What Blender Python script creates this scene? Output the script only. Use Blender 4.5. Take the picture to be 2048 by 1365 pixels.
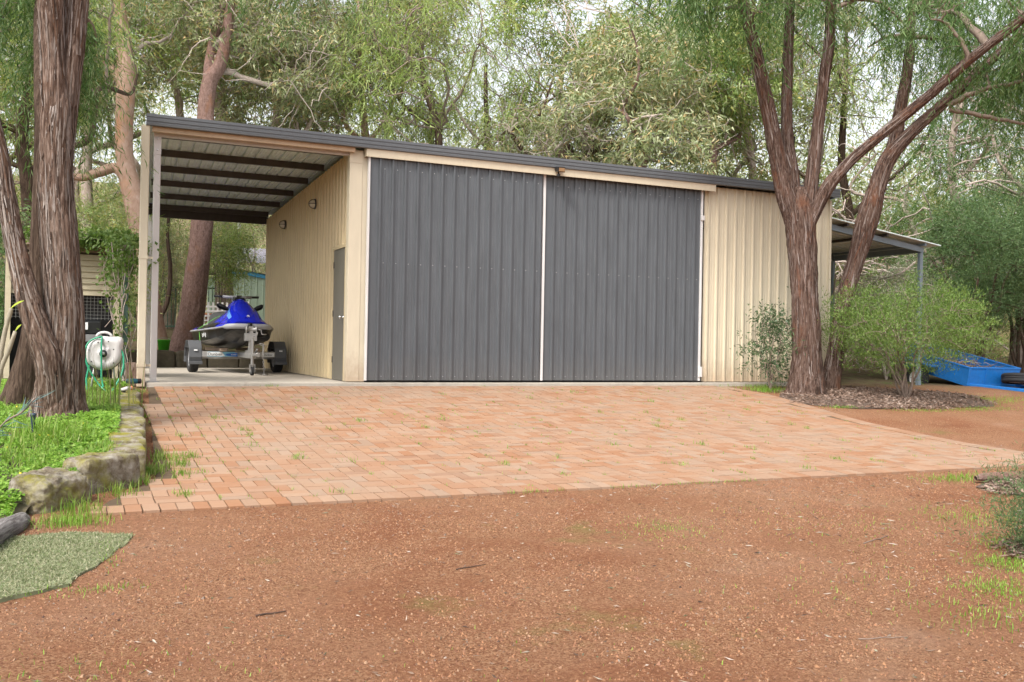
import bpy, bmesh, math
import numpy as np
from mathutils import Vector, Matrix

S = bpy.context.scene
COL = S.collection
for o in list(bpy.data.objects):
    bpy.data.objects.remove(o)
rng = np.random.default_rng(7)
R = math.radians

# ------------------------------------------------------------------ camera
cam_d = bpy.data.cameras.new("camera")
cam = bpy.data.objects.new("camera", cam_d)
COL.objects.link(cam)
S.camera = cam
cam_d.sensor_width = 36.0
cam_d.sensor_fit = 'HORIZONTAL'
cam_d.lens = 36.0 * 1928.755 / 2048.0
cam_d.clip_start = 0.1
cam_d.clip_end = 1200
CAM = Vector((-4.1334, -14.4621, 0.6319))
YAW, PITCH, ROLL = 0.4305, 0.0031, 0.0185
fwd = Vector((math.sin(YAW) * math.cos(PITCH), math.cos(YAW) * math.cos(PITCH), math.sin(PITCH)))
rgt = Vector((math.cos(YAW), -math.sin(YAW), 0))
up = rgt.cross(fwd)
# the photograph leans clockwise, so the camera is rolled the other way
r2 = rgt * math.cos(ROLL) + up * math.sin(ROLL)
u2 = up * math.cos(ROLL) - rgt * math.sin(ROLL)
m = Matrix((r2, u2, -fwd)).transposed().to_4x4()
m.translation = CAM
cam.matrix_world = m

# ------------------------------------------------------------------ sky, sun, exposure
SUN_AZ = R(234)      # compass: clockwise from +Y, where the light comes from
SUN_EL = R(50)
W = bpy.data.worlds.new("World")
S.world = W
W.use_nodes = True
nt = W.node_tree
nt.nodes.clear()
wo = nt.nodes.new("ShaderNodeOutputWorld")
wb = nt.nodes.new("ShaderNodeBackground")
sky = nt.nodes.new("ShaderNodeTexSky")
sky.sky_type = 'NISHITA'
sky.sun_disc = False
sky.sun_elevation = SUN_EL
sky.sun_rotation = SUN_AZ
sky.air_density = 1.0
sky.dust_density = 4.0
sky.ozone_density = 1.0
hs = nt.nodes.new("ShaderNodeHueSaturation")       # thin white cloud takes most of the blue away
hs.inputs['Saturation'].default_value = 0.22
hs.inputs['Value'].default_value = 1.0
nt.links.new(sky.outputs[0], hs.inputs['Color'])
nt.links.new(hs.outputs[0], wb.inputs['Color'])
wb.inputs['Strength'].default_value = 0.135
nt.links.new(wb.outputs[0], wo.inputs['Surface'])

sun_d = bpy.data.lights.new("sun", 'SUN')
sun_d.energy = 1.5
sun_d.angle = R(11)
sun_d.color = (1.0, 0.95, 0.86)
sun = bpy.data.objects.new("sun", sun_d)
COL.objects.link(sun)
sdir = Vector((math.sin(SUN_AZ) * math.cos(SUN_EL), math.cos(SUN_AZ) * math.cos(SUN_EL), math.sin(SUN_EL)))
sun.rotation_euler = sdir.to_track_quat('Z', 'Y').to_euler()
sun.location = (-10, -20, 30)

S.view_settings.view_transform = 'Standard'
S.view_settings.look = 'None'
S.view_settings.gamma = 1.0
S.view_settings.use_curve_mapping = False
S.view_settings.exposure = 1.35
S.render.engine = 'CYCLES'
S.cycles.max_bounces = 8
S.cycles.diffuse_bounces = 5
S.cycles.glossy_bounces = 3
S.cycles.transmission_bounces = 5
S.cycles.transparent_max_bounces = 6
S.cycles.caustics_reflective = False
S.cycles.caustics_refractive = False
S.cycles.use_denoising = True
S.cycles.adaptive_threshold = 0.006
try:
    S.cycles.denoiser = 'OPENIMAGEDENOISE'
    S.cycles.denoising_input_passes = 'RGB_ALBEDO_NORMAL'
    S.cycles.denoising_prefilter = 'ACCURATE'
except Exception:
    pass

# ------------------------------------------------------------------ materials
def nodes(name):
    M = bpy.data.materials.new(name)
    M.use_nodes = True
    t = M.node_tree
    b = t.nodes["Principled BSDF"]
    return M, t, b

def ramp(t, cols, fac, pos=None):
    r = t.nodes.new("ShaderNodeValToRGB")
    e = r.color_ramp.elements
    n = len(cols)
    while len(e) < n:
        e.new(0.5)
    for i, c in enumerate(cols):
        e[i].position = pos[i] if pos else i / (n - 1)
        e[i].color = (*c, 1)
    t.links.new(fac, r.inputs[0])
    return r.outputs[0]

def coords(t, scale=(1, 1, 1), kind='Object'):
    c = t.nodes.new("ShaderNodeTexCoord")
    mp = t.nodes.new("ShaderNodeMapping")
    mp.inputs['Scale'].default_value = scale
    t.links.new(c.outputs[kind], mp.inputs[0])
    return mp.outputs[0]

def noise(t, vec, scale, detail=5, rough=0.6, dist=0.0):
    n = t.nodes.new("ShaderNodeTexNoise")
    n.inputs['Scale'].default_value = scale
    n.inputs['Detail'].default_value = detail
    n.inputs['Roughness'].default_value = rough
    n.inputs['Distortion'].default_value = dist
    if vec is not None:
        t.links.new(vec, n.inputs['Vector'])
    return n.outputs[0]

def bump(t, b, h, strength=0.4, dist=0.01):
    n = t.nodes.new("ShaderNodeBump")
    n.inputs['Strength'].default_value = strength
    n.inputs['Distance'].default_value = dist
    t.links.new(h, n.inputs['Height'])
    t.links.new(n.outputs[0], b.inputs['Normal'])

def mixc(t, a, b, fac, mode='MIX'):
    n = t.nodes.new("ShaderNodeMix")
    n.data_type = 'RGBA'
    n.blend_type = mode
    for s, v in (('A', a), ('B', b)):
        k = 6 if s == 'A' else 7
        if isinstance(v, tuple):
            n.inputs[k].default_value = (*v, 1)
        else:
            t.links.new(v, n.inputs[k])
    if isinstance(fac, (int, float)):
        n.inputs[0].default_value = fac
    else:
        t.links.new(fac, n.inputs[0])
    return n.outputs[2]

def remap(t, v, a, b, c=0.0, d=1.0):
    n = t.nodes.new("ShaderNodeMapRange")
    for i, x in enumerate((a, b, c, d)):
        n.inputs[i + 1].default_value = x
    t.links.new(v, n.inputs[0])
    return n.outputs[0]

def paint(name, col, rough=0.45, var=0.12, metal=0.0, dirt=None, dirt_amt=0.4, scale=(3, 3, 0.6), bmp=0.0, spec=0.5, splash=None):
    """painted or plain surface with soft uneven tone and some grime with a shape of its own"""
    M, t, b = nodes(name)
    v = coords(t, scale)
    n = noise(t, v, 2.5, 6, 0.65)
    c0 = tuple(min(1, x * (1 - var)) for x in col)
    c1 = tuple(min(1, x * (1 + var)) for x in col)
    c = ramp(t, [c0, col, c1], n, [0.3, 0.5, 0.72])
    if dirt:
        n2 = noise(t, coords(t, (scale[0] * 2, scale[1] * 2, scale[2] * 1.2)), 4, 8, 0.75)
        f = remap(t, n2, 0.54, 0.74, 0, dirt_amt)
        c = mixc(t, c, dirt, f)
    if splash:      # dried mud thrown up from the ground
        sp = t.nodes.new("ShaderNodeSeparateXYZ")
        t.links.new(t.nodes.new("ShaderNodeNewGeometry").outputs['Position'], sp.inputs[0])
        n3 = noise(t, coords(t, (5, 5, 2.5)), 3, 8, 0.75)
        ad = t.nodes.new("ShaderNodeMath"); ad.operation = 'MULTIPLY_ADD'
        t.links.new(n3, ad.inputs[0]); ad.inputs[1].default_value = -0.9
        t.links.new(sp.outputs[2], ad.inputs[2])
        c = mixc(t, c, splash, remap(t, ad.outputs[0], 0.02, -0.42, 0, 0.6))
    t.links.new(c, b.inputs['Base Color'])
    b.inputs['Roughness'].default_value = rough
    b.inputs['Metallic'].default_value = metal
    b.inputs['Specular IOR Level'].default_value = spec
    if bmp:
        bump(t, b, noise(t, coords(t), 60, 5, 0.7), bmp, 0.004)
    return M

def leafmat(name, cols, trans=0.35, pos=None, rough=0.5, tint=1.25):
    M, t, b = nodes(name)
    g = t.nodes.new("ShaderNodeNewGeometry")
    c = ramp(t, cols, g.outputs['Random Per Island'], pos)
    t.links.new(c, b.inputs['Base Color'])
    b.inputs['Roughness'].default_value = rough
    b.inputs['Specular IOR Level'].default_value = 0.35
    tr = t.nodes.new("ShaderNodeBsdfTranslucent")
    c2 = mixc(t, c, (tint, tint * 1.05, tint * 0.6), 1.0, 'MULTIPLY')
    t.links.new(c2, tr.inputs['Color'])
    mx = t.nodes.new("ShaderNodeMixShader")
    mx.inputs[0].default_value = trans
    t.links.new(b.outputs[0], mx.inputs[1])
    t.links.new(tr.outputs[0], mx.inputs[2])
    t.links.new(mx.outputs[0], t.nodes["Material Output"].inputs['Surface'])
    return M

def barkmat(name, cols, scale=(18, 18, 1.8), bstr=0.9, bd=0.02, pos=None, patch=None, patch_lo=0.55):
    M, t, b = nodes(name)
    v = coords(t, scale)
    n = noise(t, v, 2.0, 9, 0.72, 0.6)
    c = ramp(t, cols, n, pos)
    if patch:
        n2 = noise(t, coords(t, (1.4, 1.4, 0.8)), 2.2, 5, 0.65)
        c = mixc(t, c, patch, remap(t, n2, patch_lo, patch_lo + 0.16, 0, 0.75))
    t.links.new(c, b.inputs['Base Color'])
    b.inputs['Roughness'].default_value = 0.9
    b.inputs['Specular IOR Level'].default_value = 0.15
    bump(t, b, n, bstr, bd)
    return M

def islandmat(name, cols, pos=None, rough=0.85, var=0.25, nscale=30, use_obj=False, bstr=0.25, spec=0.3, stain=None):
    M, t, b = nodes(name)
    if use_obj:
        g = t.nodes.new("ShaderNodeObjectInfo").outputs['Random']
    else:
        g = t.nodes.new("ShaderNodeNewGeometry").outputs['Random Per Island']
    c = ramp(t, cols, g, pos)
    v = t.nodes.new("ShaderNodeNewGeometry").outputs['Position']
    n = noise(t, v, nscale, 6, 0.7)
    dk = mixc(t, c, (0.4, 0.36, 0.33), 1.0, 'MULTIPLY')
    c = mixc(t, c, dk, remap(t, n, 0.42, 0.75, 0, var * 2))
    if stain:
        n2 = noise(t, v, 0.55, 5, 0.6)
        c = mixc(t, c, stain, remap(t, n2, 0.45, 0.68, 0, 0.5))
    t.links.new(c, b.inputs['Base Color'])
    b.inputs['Roughness'].default_value = rough
    b.inputs['Specular IOR Level'].default_value = spec
    bump(t, b, n, bstr, 0.004)
    return M

MAT = {}
MAT['cream'] = paint('cream_steel', (0.56, 0.495, 0.375), 0.5, 0.06, dirt=(0.40, 0.32, 0.22), dirt_amt=0.25, splash=(0.34, 0.23, 0.15))
MAT['cream_side'] = paint('cream_steel_weathered', (0.53, 0.43, 0.265), 0.5, 0.06, dirt=(0.30, 0.22, 0.10), dirt_amt=0.38)  # stained cream steel; its yellower look in carport shade is in the colour
MAT['dark_steel'] = paint('charcoal_steel', (0.088, 0.096, 0.106), 0.34, 0.14, dirt=(0.17, 0.17, 0.165), dirt_amt=0.34, splash=(0.115, 0.112, 0.11))
MAT['fascia'] = paint('slate_steel', (0.095, 0.10, 0.108), 0.32, 0.07)
MAT['zinc'] = paint('zinc_sheet', (0.64, 0.71, 0.69), 0.38, 0.14, metal=0.15)
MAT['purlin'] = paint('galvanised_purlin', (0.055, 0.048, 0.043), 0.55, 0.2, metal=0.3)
MAT['lilac'] = paint('pale_galvanised_post', (0.53, 0.50, 0.485), 0.5, 0.06, metal=0.1, dirt=(0.30, 0.26, 0.24), dirt_amt=0.25)
MAT['beam'] = paint('cream_beam', (0.46, 0.335, 0.22), 0.6, 0.1)  # cream beam with the warm light on it mixed into the colour
MAT['white'] = paint('white_trim', (0.60, 0.585, 0.58), 0.5, 0.06, dirt=(0.38, 0.34, 0.30), dirt_amt=0.3)
MAT['grey_door'] = paint('grey_brown_door', (0.135, 0.125, 0.105), 0.45, 0.08)
MAT['black'] = paint('black_plastic', (0.012, 0.012, 0.013), 0.45, 0.15)
MAT['rubber'] = paint('tyre_rubber', (0.02, 0.02, 0.021), 0.8, 0.2, bmp=0.3)
MAT['chrome'] = paint('bright_steel', (0.65, 0.65, 0.66), 0.22, 0.05, metal=1.0)
MAT['galv'] = paint('galvanised_steel', (0.42, 0.41, 0.40), 0.5, 0.15, metal=0.7, dirt=(0.25, 0.16, 0.10), dirt_amt=0.5)
MAT['screw'] = paint('screw_heads', (0.55, 0.55, 0.55), 0.4, 0.1, metal=0.6)
MAT['glass_lamp'] = paint('lamp_glass', (0.55, 0.50, 0.40), 0.25, 0.1)
MAT['lens'] = paint('amber_lens', (0.35, 0.22, 0.12), 0.2, 0.1)
MAT['bluesteel'] = paint('blue_grey_steel', (0.17, 0.215, 0.25), 0.45, 0.1, dirt=(0.10, 0.085, 0.07), dirt_amt=0.3)
MAT['wood'] = barkmat('weathered_timber', [(0.16, 0.11, 0.08), (0.28, 0.21, 0.16), (0.38, 0.31, 0.25)], (6, 6, 6), 0.4, 0.01)
MAT['greenpost'] = paint('dull_green_paint', (0.05, 0.10, 0.075), 0.6, 0.2, dirt=(0.14, 0.10, 0.07), dirt_amt=0.5)

# ------------------------------------------------------------------ mesh helpers
def link(o):
    COL.objects.link(o)
    return o

def tag(o, label=None, cat=None, group=None, kind=None):
    if label: o['label'] = label
    if cat: o['category'] = cat
    if group: o['group'] = group
    if kind: o['kind'] = kind
    return o

def empty(name, loc=(0, 0, 0), rot=(0, 0, 0)):
    o = bpy.data.objects.new(name, None)
    o.empty_display_size = 0.2
    o.location = loc
    o.rotation_euler = rot
    return link(o)

def mk(name, V, F, mat, parent=None, smooth=False, sub=None, bevel=0.0, mats=None, midx=None):
    """one mesh object; V are given in the parent's own space unless sub=(x,y,z) is taken off them"""
    V = np.asarray(V, dtype=np.float64).reshape(-1, 3)
    if sub is not None:
        V = V - np.asarray(sub)
    me = bpy.data.meshes.new(name)
    if isinstance(F, np.ndarray):
        k = F.shape[1]
        n = F.shape[0]
        me.vertices.add(len(V))
        me.vertices.foreach_set('co', V.astype(np.float32).ravel())
        me.loops.add(n * k)
        me.loops.foreach_set('vertex_index', F.astype(np.int32).ravel())
        me.polygons.add(n)
        me.polygons.foreach_set('loop_start', np.arange(0, n * k, k, dtype=np.int32))
        try:
            me.polygons.foreach_set('loop_total', np.full(n, k, dtype=np.int32))
        except Exception:
            pass
        me.update(calc_edges=True)
        me.validate()
    else:
        me.from_pydata([tuple(v) for v in V], [], F)
        me.update()
    for mm in (mats or [mat]):
        me.materials.append(MAT[mm] if isinstance(mm, str) else mm)
    if midx is not None:
        me.polygons.foreach_set('material_index', np.asarray(midx, dtype=np.int32))
    me.polygons.foreach_set('use_smooth', np.full(len(me.polygons), bool(smooth)))
    o = bpy.data.objects.new(name, me)
    link(o)
    if parent is not None:
        o.parent = parent
    if bevel:
        b = o.modifiers.new('bevel', 'BEVEL')
        b.width = bevel
        b.segments = 1
        b.limit_method = 'ANGLE'
    return o

class MB:
    def __init__(s):
        s.v = []
        s.f = []
    def add(s, V, F):
        k = len(s.v)
        s.v += [tuple(map(float, p)) for p in V]
        s.f += [tuple(int(i) + k for i in f) for f in F]
        return s
    def box(s, a, b):
        x0, y0, z0 = a
        x1, y1, z1 = b
        V = [(x0, y0, z0), (x1, y0, z0), (x1, y1, z0), (x0, y1, z0), (x0, y0, z1), (x1, y0, z1), (x1, y1, z1), (x0, y1, z1)]
        return s.add(V, [(0, 3, 2, 1), (4, 5, 6, 7), (0, 1, 5, 4), (1, 2, 6, 5), (2, 3, 7, 6), (3, 0, 4, 7)])
    def obox(s, c, ax, ay, az):
        """box round c with half-vectors ax, ay, az"""
        c, ax, ay, az = map(np.asarray, (c, ax, ay, az))
        V = [c - ax - ay - az, c + ax - ay - az, c + ax + ay - az, c - ax + ay - az, c - ax - ay + az, c + ax - ay + az, c + ax + ay + az, c - ax + ay + az]
        return s.add(V, [(0, 3, 2, 1), (4, 5, 6, 7), (0, 1, 5, 4), (1, 2, 6, 5), (2, 3, 7, 6), (3, 0, 4, 7)])
    def bar(s, p, q, w, h, upv=(0, 0, 1)):
        p, q = np.asarray(p, float), np.asarray(q, float)
        d = q - p
        L = np.linalg.norm(d)
        d = d / L
        sd = np.cross(d, upv)
        if np.linalg.norm(sd) < 1e-3:
            sd = np.array([1.0, 0, 0])
        sd /= np.linalg.norm(sd)
        uu = np.cross(sd, d)
        return s.obox((p + q) / 2, d * L / 2, sd * w / 2, uu * h / 2)
    def tube(s, P, r, n=8, caps=True):
        V, F = tube(np.asarray(P, float), r, n)
        s.add(V, F.tolist())
        if caps:
            k = len(s.v) - len(V)
            s.f.append(tuple(k + i for i in reversed(range(n))))
            s.f.append(tuple(k + len(V) - n + i for i in range(n)))
        return s
    def lathe(s, prof, c=(0, 0, 0), axis='z', n=20):
        """prof: (radius, height) pairs turned round the axis through c"""
        V, F = [], []
        m_ = len(prof)
        for i in range(n):
            a = 2 * math.pi * i / n
            for (rr, h) in prof:
                p = (rr * math.cos(a), rr * math.sin(a), h)
                if axis == 'x': p = (h, p[0], p[1])
                elif axis == 'y': p = (p[1], h, p[0])
                V.append((p[0] + c[0], p[1] + c[1], p[2] + c[2]))
        for i in range(n):
            j = (i + 1) % n
            for k in range(m_ - 1):
                F.append((i * m_ + k, j * m_ + k, j * m_ + k + 1, i * m_ + k + 1))
        return s.add(V, F)
    def prism(s, poly, h0, h1, axis='x'):
        """poly in the two other axes, extruded along axis"""
        n = len(poly)
        def P(u, w, h):
            return {'x': (h, u, w), 'y': (u, h, w), 'z': (u, w, h)}[axis]
        V = [P(u, w, h0) for u, w in poly] + [P(u, w, h1) for u, w in poly]
        F = [tuple(reversed(range(n))), tuple(range(n, 2 * n))]
        F += [(i, (i + 1) % n, n + (i + 1) % n, n + i) for i in range(n)]
        return s.add(V, F)
    def build(s, name, mat, parent=None, smooth=False, sub=None, bevel=0.0):
        return mk(name, s.v, s.f, mat, parent, smooth, sub, bevel)

def frames(P):
    """parallel-transported normals along a polyline"""
    T = np.gradient(P, axis=0)
    T /= np.linalg.norm(T, axis=1)[:, None] + 1e-9
    a = np.array([1.0, 0, 0]) if abs(T[0][0]) < 0.8 else np.array([0, 1.0, 0])
    N = np.zeros_like(P)
    nrm = a - T[0] * a.dot(T[0])
    N[0] = nrm / np.linalg.norm(nrm)
    for i in range(1, len(P)):
        q = N[i - 1] - T[i] * N[i - 1].dot(T[i])
        N[i] = q / (np.linalg.norm(q) + 1e-9)
    return T, N, np.cross(T, N)

def tube(P, r, n=6):
    P = np.asarray(P, float)
    T, N, B = frames(P)
    rr = np.broadcast_to(np.asarray(r, float), (len(P),))
    a = np.linspace(0, 2 * np.pi, n, endpoint=False)
    V = P[:, None, :] + rr[:, None, None] * (np.cos(a)[None, :, None] * N[:, None, :] + np.sin(a)[None, :, None] * B[:, None, :])
    i = np.arange(len(P) - 1)[:, None] * n
    j = np.arange(n)[None, :]
    k = (j + 1) % n
    F = np.stack([i + j, i + k, i + n + k, i + n + j], -1).reshape(-1, 4)
    return V.reshape(-1, 3), F

def smooth_path(P, step):
    """Catmull-Rom through rows of (x,y,z,r)"""
    P = np.asarray(P, float)
    Q = np.vstack([2 * P[0] - P[1], P, 2 * P[-1] - P[-2]])
    out = []
    for i in range(1, len(Q) - 2):
        p0, p1, p2, p3 = Q[i - 1:i + 3]
        n = max(2, int(np.linalg.norm(p2[:3] - p1[:3]) / step))
        t = np.linspace(0, 1, n, endpoint=False)[:, None]
        out.append(0.5 * (2 * p1 + (p2 - p0) * t + (2 * p0 - 5 * p1 + 4 * p2 - p3) * t ** 2 + (3 * p1 - p0 - 3 * p2 + p3) * t ** 3))
    out.append(P[-1:])
    return np.vstack(out)

def _hash(a, b, c, seed):
    h = (a * 374761393 + b * 668265263 + c * 2147483647 + seed * 1274126177) & 0xffffffff
    h = ((h ^ (h >> 13)) * 1274126177) & 0xffffffff
    return ((h ^ (h >> 16)) & 0xffff) / 65535.0

def vnoise(P, seed=0):
    P = np.asarray(P, float)
    I = np.floor(P).astype(np.int64)
    f = P - I
    f = f * f * (3 - 2 * f)
    out = 0
    for dx in (0, 1):
        for dy in (0, 1):
            for dz in (0, 1):
                w = (f[..., 0] if dx else 1 - f[..., 0]) * (f[..., 1] if dy else 1 - f[..., 1]) * (f[..., 2] if dz else 1 - f[..., 2])
                out = out + w * _hash(I[..., 0] + dx, I[..., 1] + dy, I[..., 2] + dz, seed)
    return out

def fbm(P, oct=4, seed=0):
    s, a, tot = 0, 1.0, 0
    for i in range(oct):
        s = s + a * vnoise(np.asarray(P) * 2 ** i, seed + i)
        tot += a
        a *= 0.5
    return s / tot

def join(parts):
    V, F, k = [], [], 0
    for v, f in parts:
        V.append(v)
        F.append(f + k)
        k += len(v)
    return np.vstack(V), np.vstack(F)

def unit(v):
    return v / (np.linalg.norm(v, axis=-1, keepdims=True) + 1e-9)

def leaves(P, D, L, Wd, g, fold=0.0, tri=False):
    """leaf blades: base P, direction D, length L, width Wd -> rhombic quads, or triangles"""
    n = len(P)
    D = unit(D)
    rnd = unit(g.normal(size=(n, 3)))
    Sd = unit(np.cross(D, rnd))
    Nn = np.cross(D, Sd)
    L = np.broadcast_to(L, (n,))[:, None]
    Wd = np.broadcast_to(Wd, (n,))[:, None]
    if tri:
        V = np.stack([P + Sd * Wd / 2, P + D * L, P - Sd * Wd / 2 - D * L * 0.12], 1).reshape(-1, 3)
        return V, np.arange(n * 3).reshape(-1, 3)
    m_ = P + D * L * 0.42 + Nn * L * fold
    V = np.stack([P, m_ + Sd * Wd / 2, P + D * L, m_ - Sd * Wd / 2], 1).reshape(-1, 3)
    F = np.arange(n * 4).reshape(-1, 4)
    return V, F

# ------------------------------------------------------------------ lie of the land
_gy = [-400, -60, -20, -15, -12, -9, -7.1, -5.5, -4, -2, -.3, 3, 7.0]
_gz = [-1.0, -.9, -.87, -.85, -.80, -.70, -.61, -.53, -.42, -.23, -.05, -.05, -.05]
def ground_z(x, y):
    x = np.asarray(x, float)
    y = np.asarray(y, float)
    z = np.interp(y, _gy, _gz)
    back = np.clip(y - 7.35, 0, None)
    rise = np.where(back > 0, 0.30 * np.clip(back / 0.25, 0, 1) + 0.075 * back, 0)
    side = np.clip((y - 1.0), 0, None) * 0.07
    w = np.clip((x - 9.3) / 1.5, 0, 1) + np.clip((-3.4 - x) / 1.0, 0, 1)
    w = np.clip(w, 0, 1)
    h = rise * (1 - w) + np.maximum(side, 0) * w
    h = np.where(h > 6, 6 + (h - 6) * 0.15, h)
    hill = np.clip(np.hypot(x - 4, y) - 46, 0, 40) * 0.24 * (y > 5)
    return z + h + hill

# ================================================================== GROUND
def gravel_material():
    M, t, b = nodes('red_gravel')
    v = t.nodes.new("ShaderNodeNewGeometry").outputs['Position']
    big = noise(t, v, 0.55, 5, 0.6)
    c = ramp(t, [(0.167, 0.060, 0.028), (0.211, 0.088, 0.044), (0.246, 0.123, 0.070), (0.308, 0.198, 0.136)], big, [0.3, 0.45, 0.58, 0.72])
    fine = noise(t, v, 42, 7, 0.8)
    c = mixc(t, c, (0.46, 0.27, 0.15), remap(t, fine, 0.53, 0.66, 0, 0.75))
    c = mixc(t, c, (0.075, 0.032, 0.018), remap(t, fine, 0.48, 0.36, 0, 0.8))
    vo = t.nodes.new("ShaderNodeTexVoronoi")
    vo.inputs['Scale'].default_value = 110
    t.links.new(v, vo.inputs['Vector'])
    vs = t.nodes.new("ShaderNodeSeparateColor")
    t.links.new(vo.outputs['Color'], vs.inputs[0])
    grain = ramp(t, [(0.097, 0.040, 0.021), (0.194, 0.086, 0.044), (0.264, 0.132, 0.070), (0.352, 0.207, 0.119), (0.158, 0.067, 0.035)], vs.outputs[0])
    patchy = noise(t, v, 1.3, 7, 0.7)
    c = mixc(t, c, grain, remap(t, patchy, 0.40, 0.56, 0.10, 0.8))
    moss = noise(t, v, 0.8, 7, 0.7)
    c = mixc(t, c, (0.11, 0.15, 0.035), remap(t, moss, 0.60, 0.72, 0, 0.55))
    # dark leaf mould under the trees behind and beside the shed
    sep = t.nodes.new("ShaderNodeSeparateXYZ")
    t.links.new(v, sep.inputs[0])
    w = noise(t, v, 0.9, 4, 0.6)
    yy = t.nodes.new("ShaderNodeMath"); yy.operation = 'MULTIPLY_ADD'
    t.links.new(w, yy.inputs[0]); yy.inputs[1].default_value = 3.0
    t.links.new(sep.outputs[1], yy.inputs[2])
    mould = remap(t, yy.outputs[0], 0.6, 2.2)
    lit = ramp(t, [(0.07, 0.05, 0.03), (0.16, 0.115, 0.07), (0.10, 0.14, 0.04)], noise(t, v, 3, 7, 0.7), [0.35, 0.5, 0.66])
    c = mixc(t, c, lit, mould)
    t.links.new(c, b.inputs['Base Color'])
    b.inputs['Roughness'].default_value = 0.95
    b.inputs['Specular IOR Level'].default_value = 0.15
    bump(t, b, fine, 1.0, 0.02)
    return M
MAT['gravel'] = gravel_material()

def grid(xs, ys, zf, name, mat, parent=None, smooth=True):
    X, Y = np.meshgrid(xs, ys)
    Z = zf(X, Y)
    V = np.stack([X, Y, Z], -1).reshape(-1, 3)
    nx = len(xs)
    i = (np.arange(len(ys) - 1)[:, None] * nx + np.arange(nx - 1)[None, :]).reshape(-1)
    F = np.stack([i, i + 1, i + nx + 1, i + nx], 1)
    return mk(name, V, F, mat, parent, smooth)

def right_edge(y):
    return np.interp(y, [-7.2, -6.4, -5.7, -4.9, -3.6, -2.2, -1.2, -.3], [6.75, 6.52, 6.42, 6.4, 6.45, 6.72, 6.8, 6.55])
def left_edge(y):
    return np.interp(y, [-7.2, -6.75, -6.3, -5.8, -0.4], [-4.0, -3.95, -3.72, -3.50, -3.20])
def ground_rough(X, Y):
    z = ground_z(X, Y)
    n = fbm(np.stack([X * 0.9, Y * 0.9, X * 0], -1), 4, 3) - 0.5
    near = np.clip((Y + 12) / 3, 0.3, 1) 
    lift = 0.035 * n - 0.012
    pv = (X > left_edge(Y) - 0.02) & (X < right_edge(Y) + 0.02) & (Y > -7.12) & (Y < -0.1)
    lift = np.where(pv, -0.03, lift)
    deep = (X > left_edge(Y) + 0.35) & (X < right_edge(Y) - 0.35) & (Y > -6.8) & (Y < -0.1)
    lift = np.where(deep | ((X > -3.2) & (X < 9.2) & (Y > -0.2) & (Y < 7.3)), -0.10, lift)
    return z + lift - 0.0
xs = np.unique(np.concatenate([np.linspace(-300, -14, 14), np.arange(-14, 16, 0.2), np.linspace(16, 300, 14)]))
ys = np.unique(np.concatenate([np.linspace(-300, -16, 10), np.arange(-16, 12, 0.2), np.linspace(12, 40, 30), np.linspace(42, 400, 18)]))
tag(grid(xs, ys, ground_rough, 'ground', 'gravel'), kind='structure')

# ---------------------------------------------------------------- brick paving, basket weave with an edging course
MAT['sand'] = paint('jointing_sand', (0.085, 0.055, 0.03), 0.95, 0.3, scale=(9, 9, 9), bmp=0.4)
BC = [(0.265, 0.125, 0.064), (0.295, 0.160, 0.092), (0.305, 0.182, 0.115), (0.315, 0.205, 0.138), (0.28, 0.140, 0.075), (0.31, 0.208, 0.145), (0.265, 0.175, 0.12), (0.315, 0.182, 0.108), (0.25, 0.138, 0.085)]
MAT['brick'] = islandmat('clay_paver', BC, nscale=22, var=0.07, use_obj=True, stain=(0.275, 0.20, 0.145))
MAT['brick_mass'] = islandmat('clay_paver_run', BC, nscale=22, var=0.07, stain=(0.275, 0.20, 0.145))
U, Yv = np.meshgrid(np.linspace(0, 1, 50), np.linspace(-7.0, -0.16, 40))
Xv = left_edge(Yv) + 0.06 + U * (right_edge(Yv) - left_edge(Yv) - 0.12)
i = (np.arange(39)[:, None] * 50 + np.arange(49)[None]).reshape(-1)
pav = mk('paving', np.stack([Xv, Yv, ground_z(Xv, Yv) - 0.012], -1).reshape(-1, 3), np.stack([i, i + 1, i + 51, i + 50], 1), 'sand', None, True)
tag(pav, 'terracotta brick paving laid in basket weave, sloping up to the shed', 'paving', kind='structure')
PS = 0.118
bl, bw, bh = 0.2280, 0.1100, 0.05
def brick_mesh_arrays(lx, ly):
    c = 0.0014
    a, b_ = lx / 2, ly / 2
    V = [(-a + c, -b_ + c, 0), (a - c, -b_ + c, 0), (a - c, b_ - c, 0), (-a + c, b_ - c, 0),
         (-a, -b_, -c), (a, -b_, -c), (a, b_, -c), (-a, b_, -c), (-a, -b_, -bh), (a, -b_, -bh), (a, b_, -bh), (-a, b_, -bh)]
    F = [(0, 1, 2, 3)]
    for i in range(4):
        j = (i + 1) % 4
        F += [(4 + i, 4 + j, j, i), (8 + i, 8 + j, 4 + j, 4 + i)]
    return np.array(V), np.array(F)
BR = []     # x, y, lx, ly
g = np.random.default_rng(3)
y_front = -7.10
# edging course of bricks on end along the front
x = -3.98
while x < 6.9:
    BR.append((x + bw / 2, y_front + bl / 2 + 0.0, bw, bl))
    x += PS
# left and right margins, bricks crosswise, field between them
nx = int(10.9 / (2 * PS))
for i in range(-2, nx + 2):
    for j in range(0, 31):
        x0 = -4.0 + i * 2 * PS
        y0 = y_front + 0.24 + j * 2 * PS
        cx_, cy_ = x0 + PS, y0 + PS
        if y0 + 2 * PS > -0.165: continue
        le, re = left_edge(cy_), right_edge(cy_)
        if cx_ < le + 0.10 or cx_ > re - 0.22: continue
        if (i + j) % 2 == 0:
            BR += [(cx_, y0 + PS / 2, bl, bw), (cx_, y0 + 1.5 * PS, bl, bw)]
        else:
            BR += [(x0 + PS / 2, cy_, bw, bl), (x0 + 1.5 * PS, cy_, bw, bl)]
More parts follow.
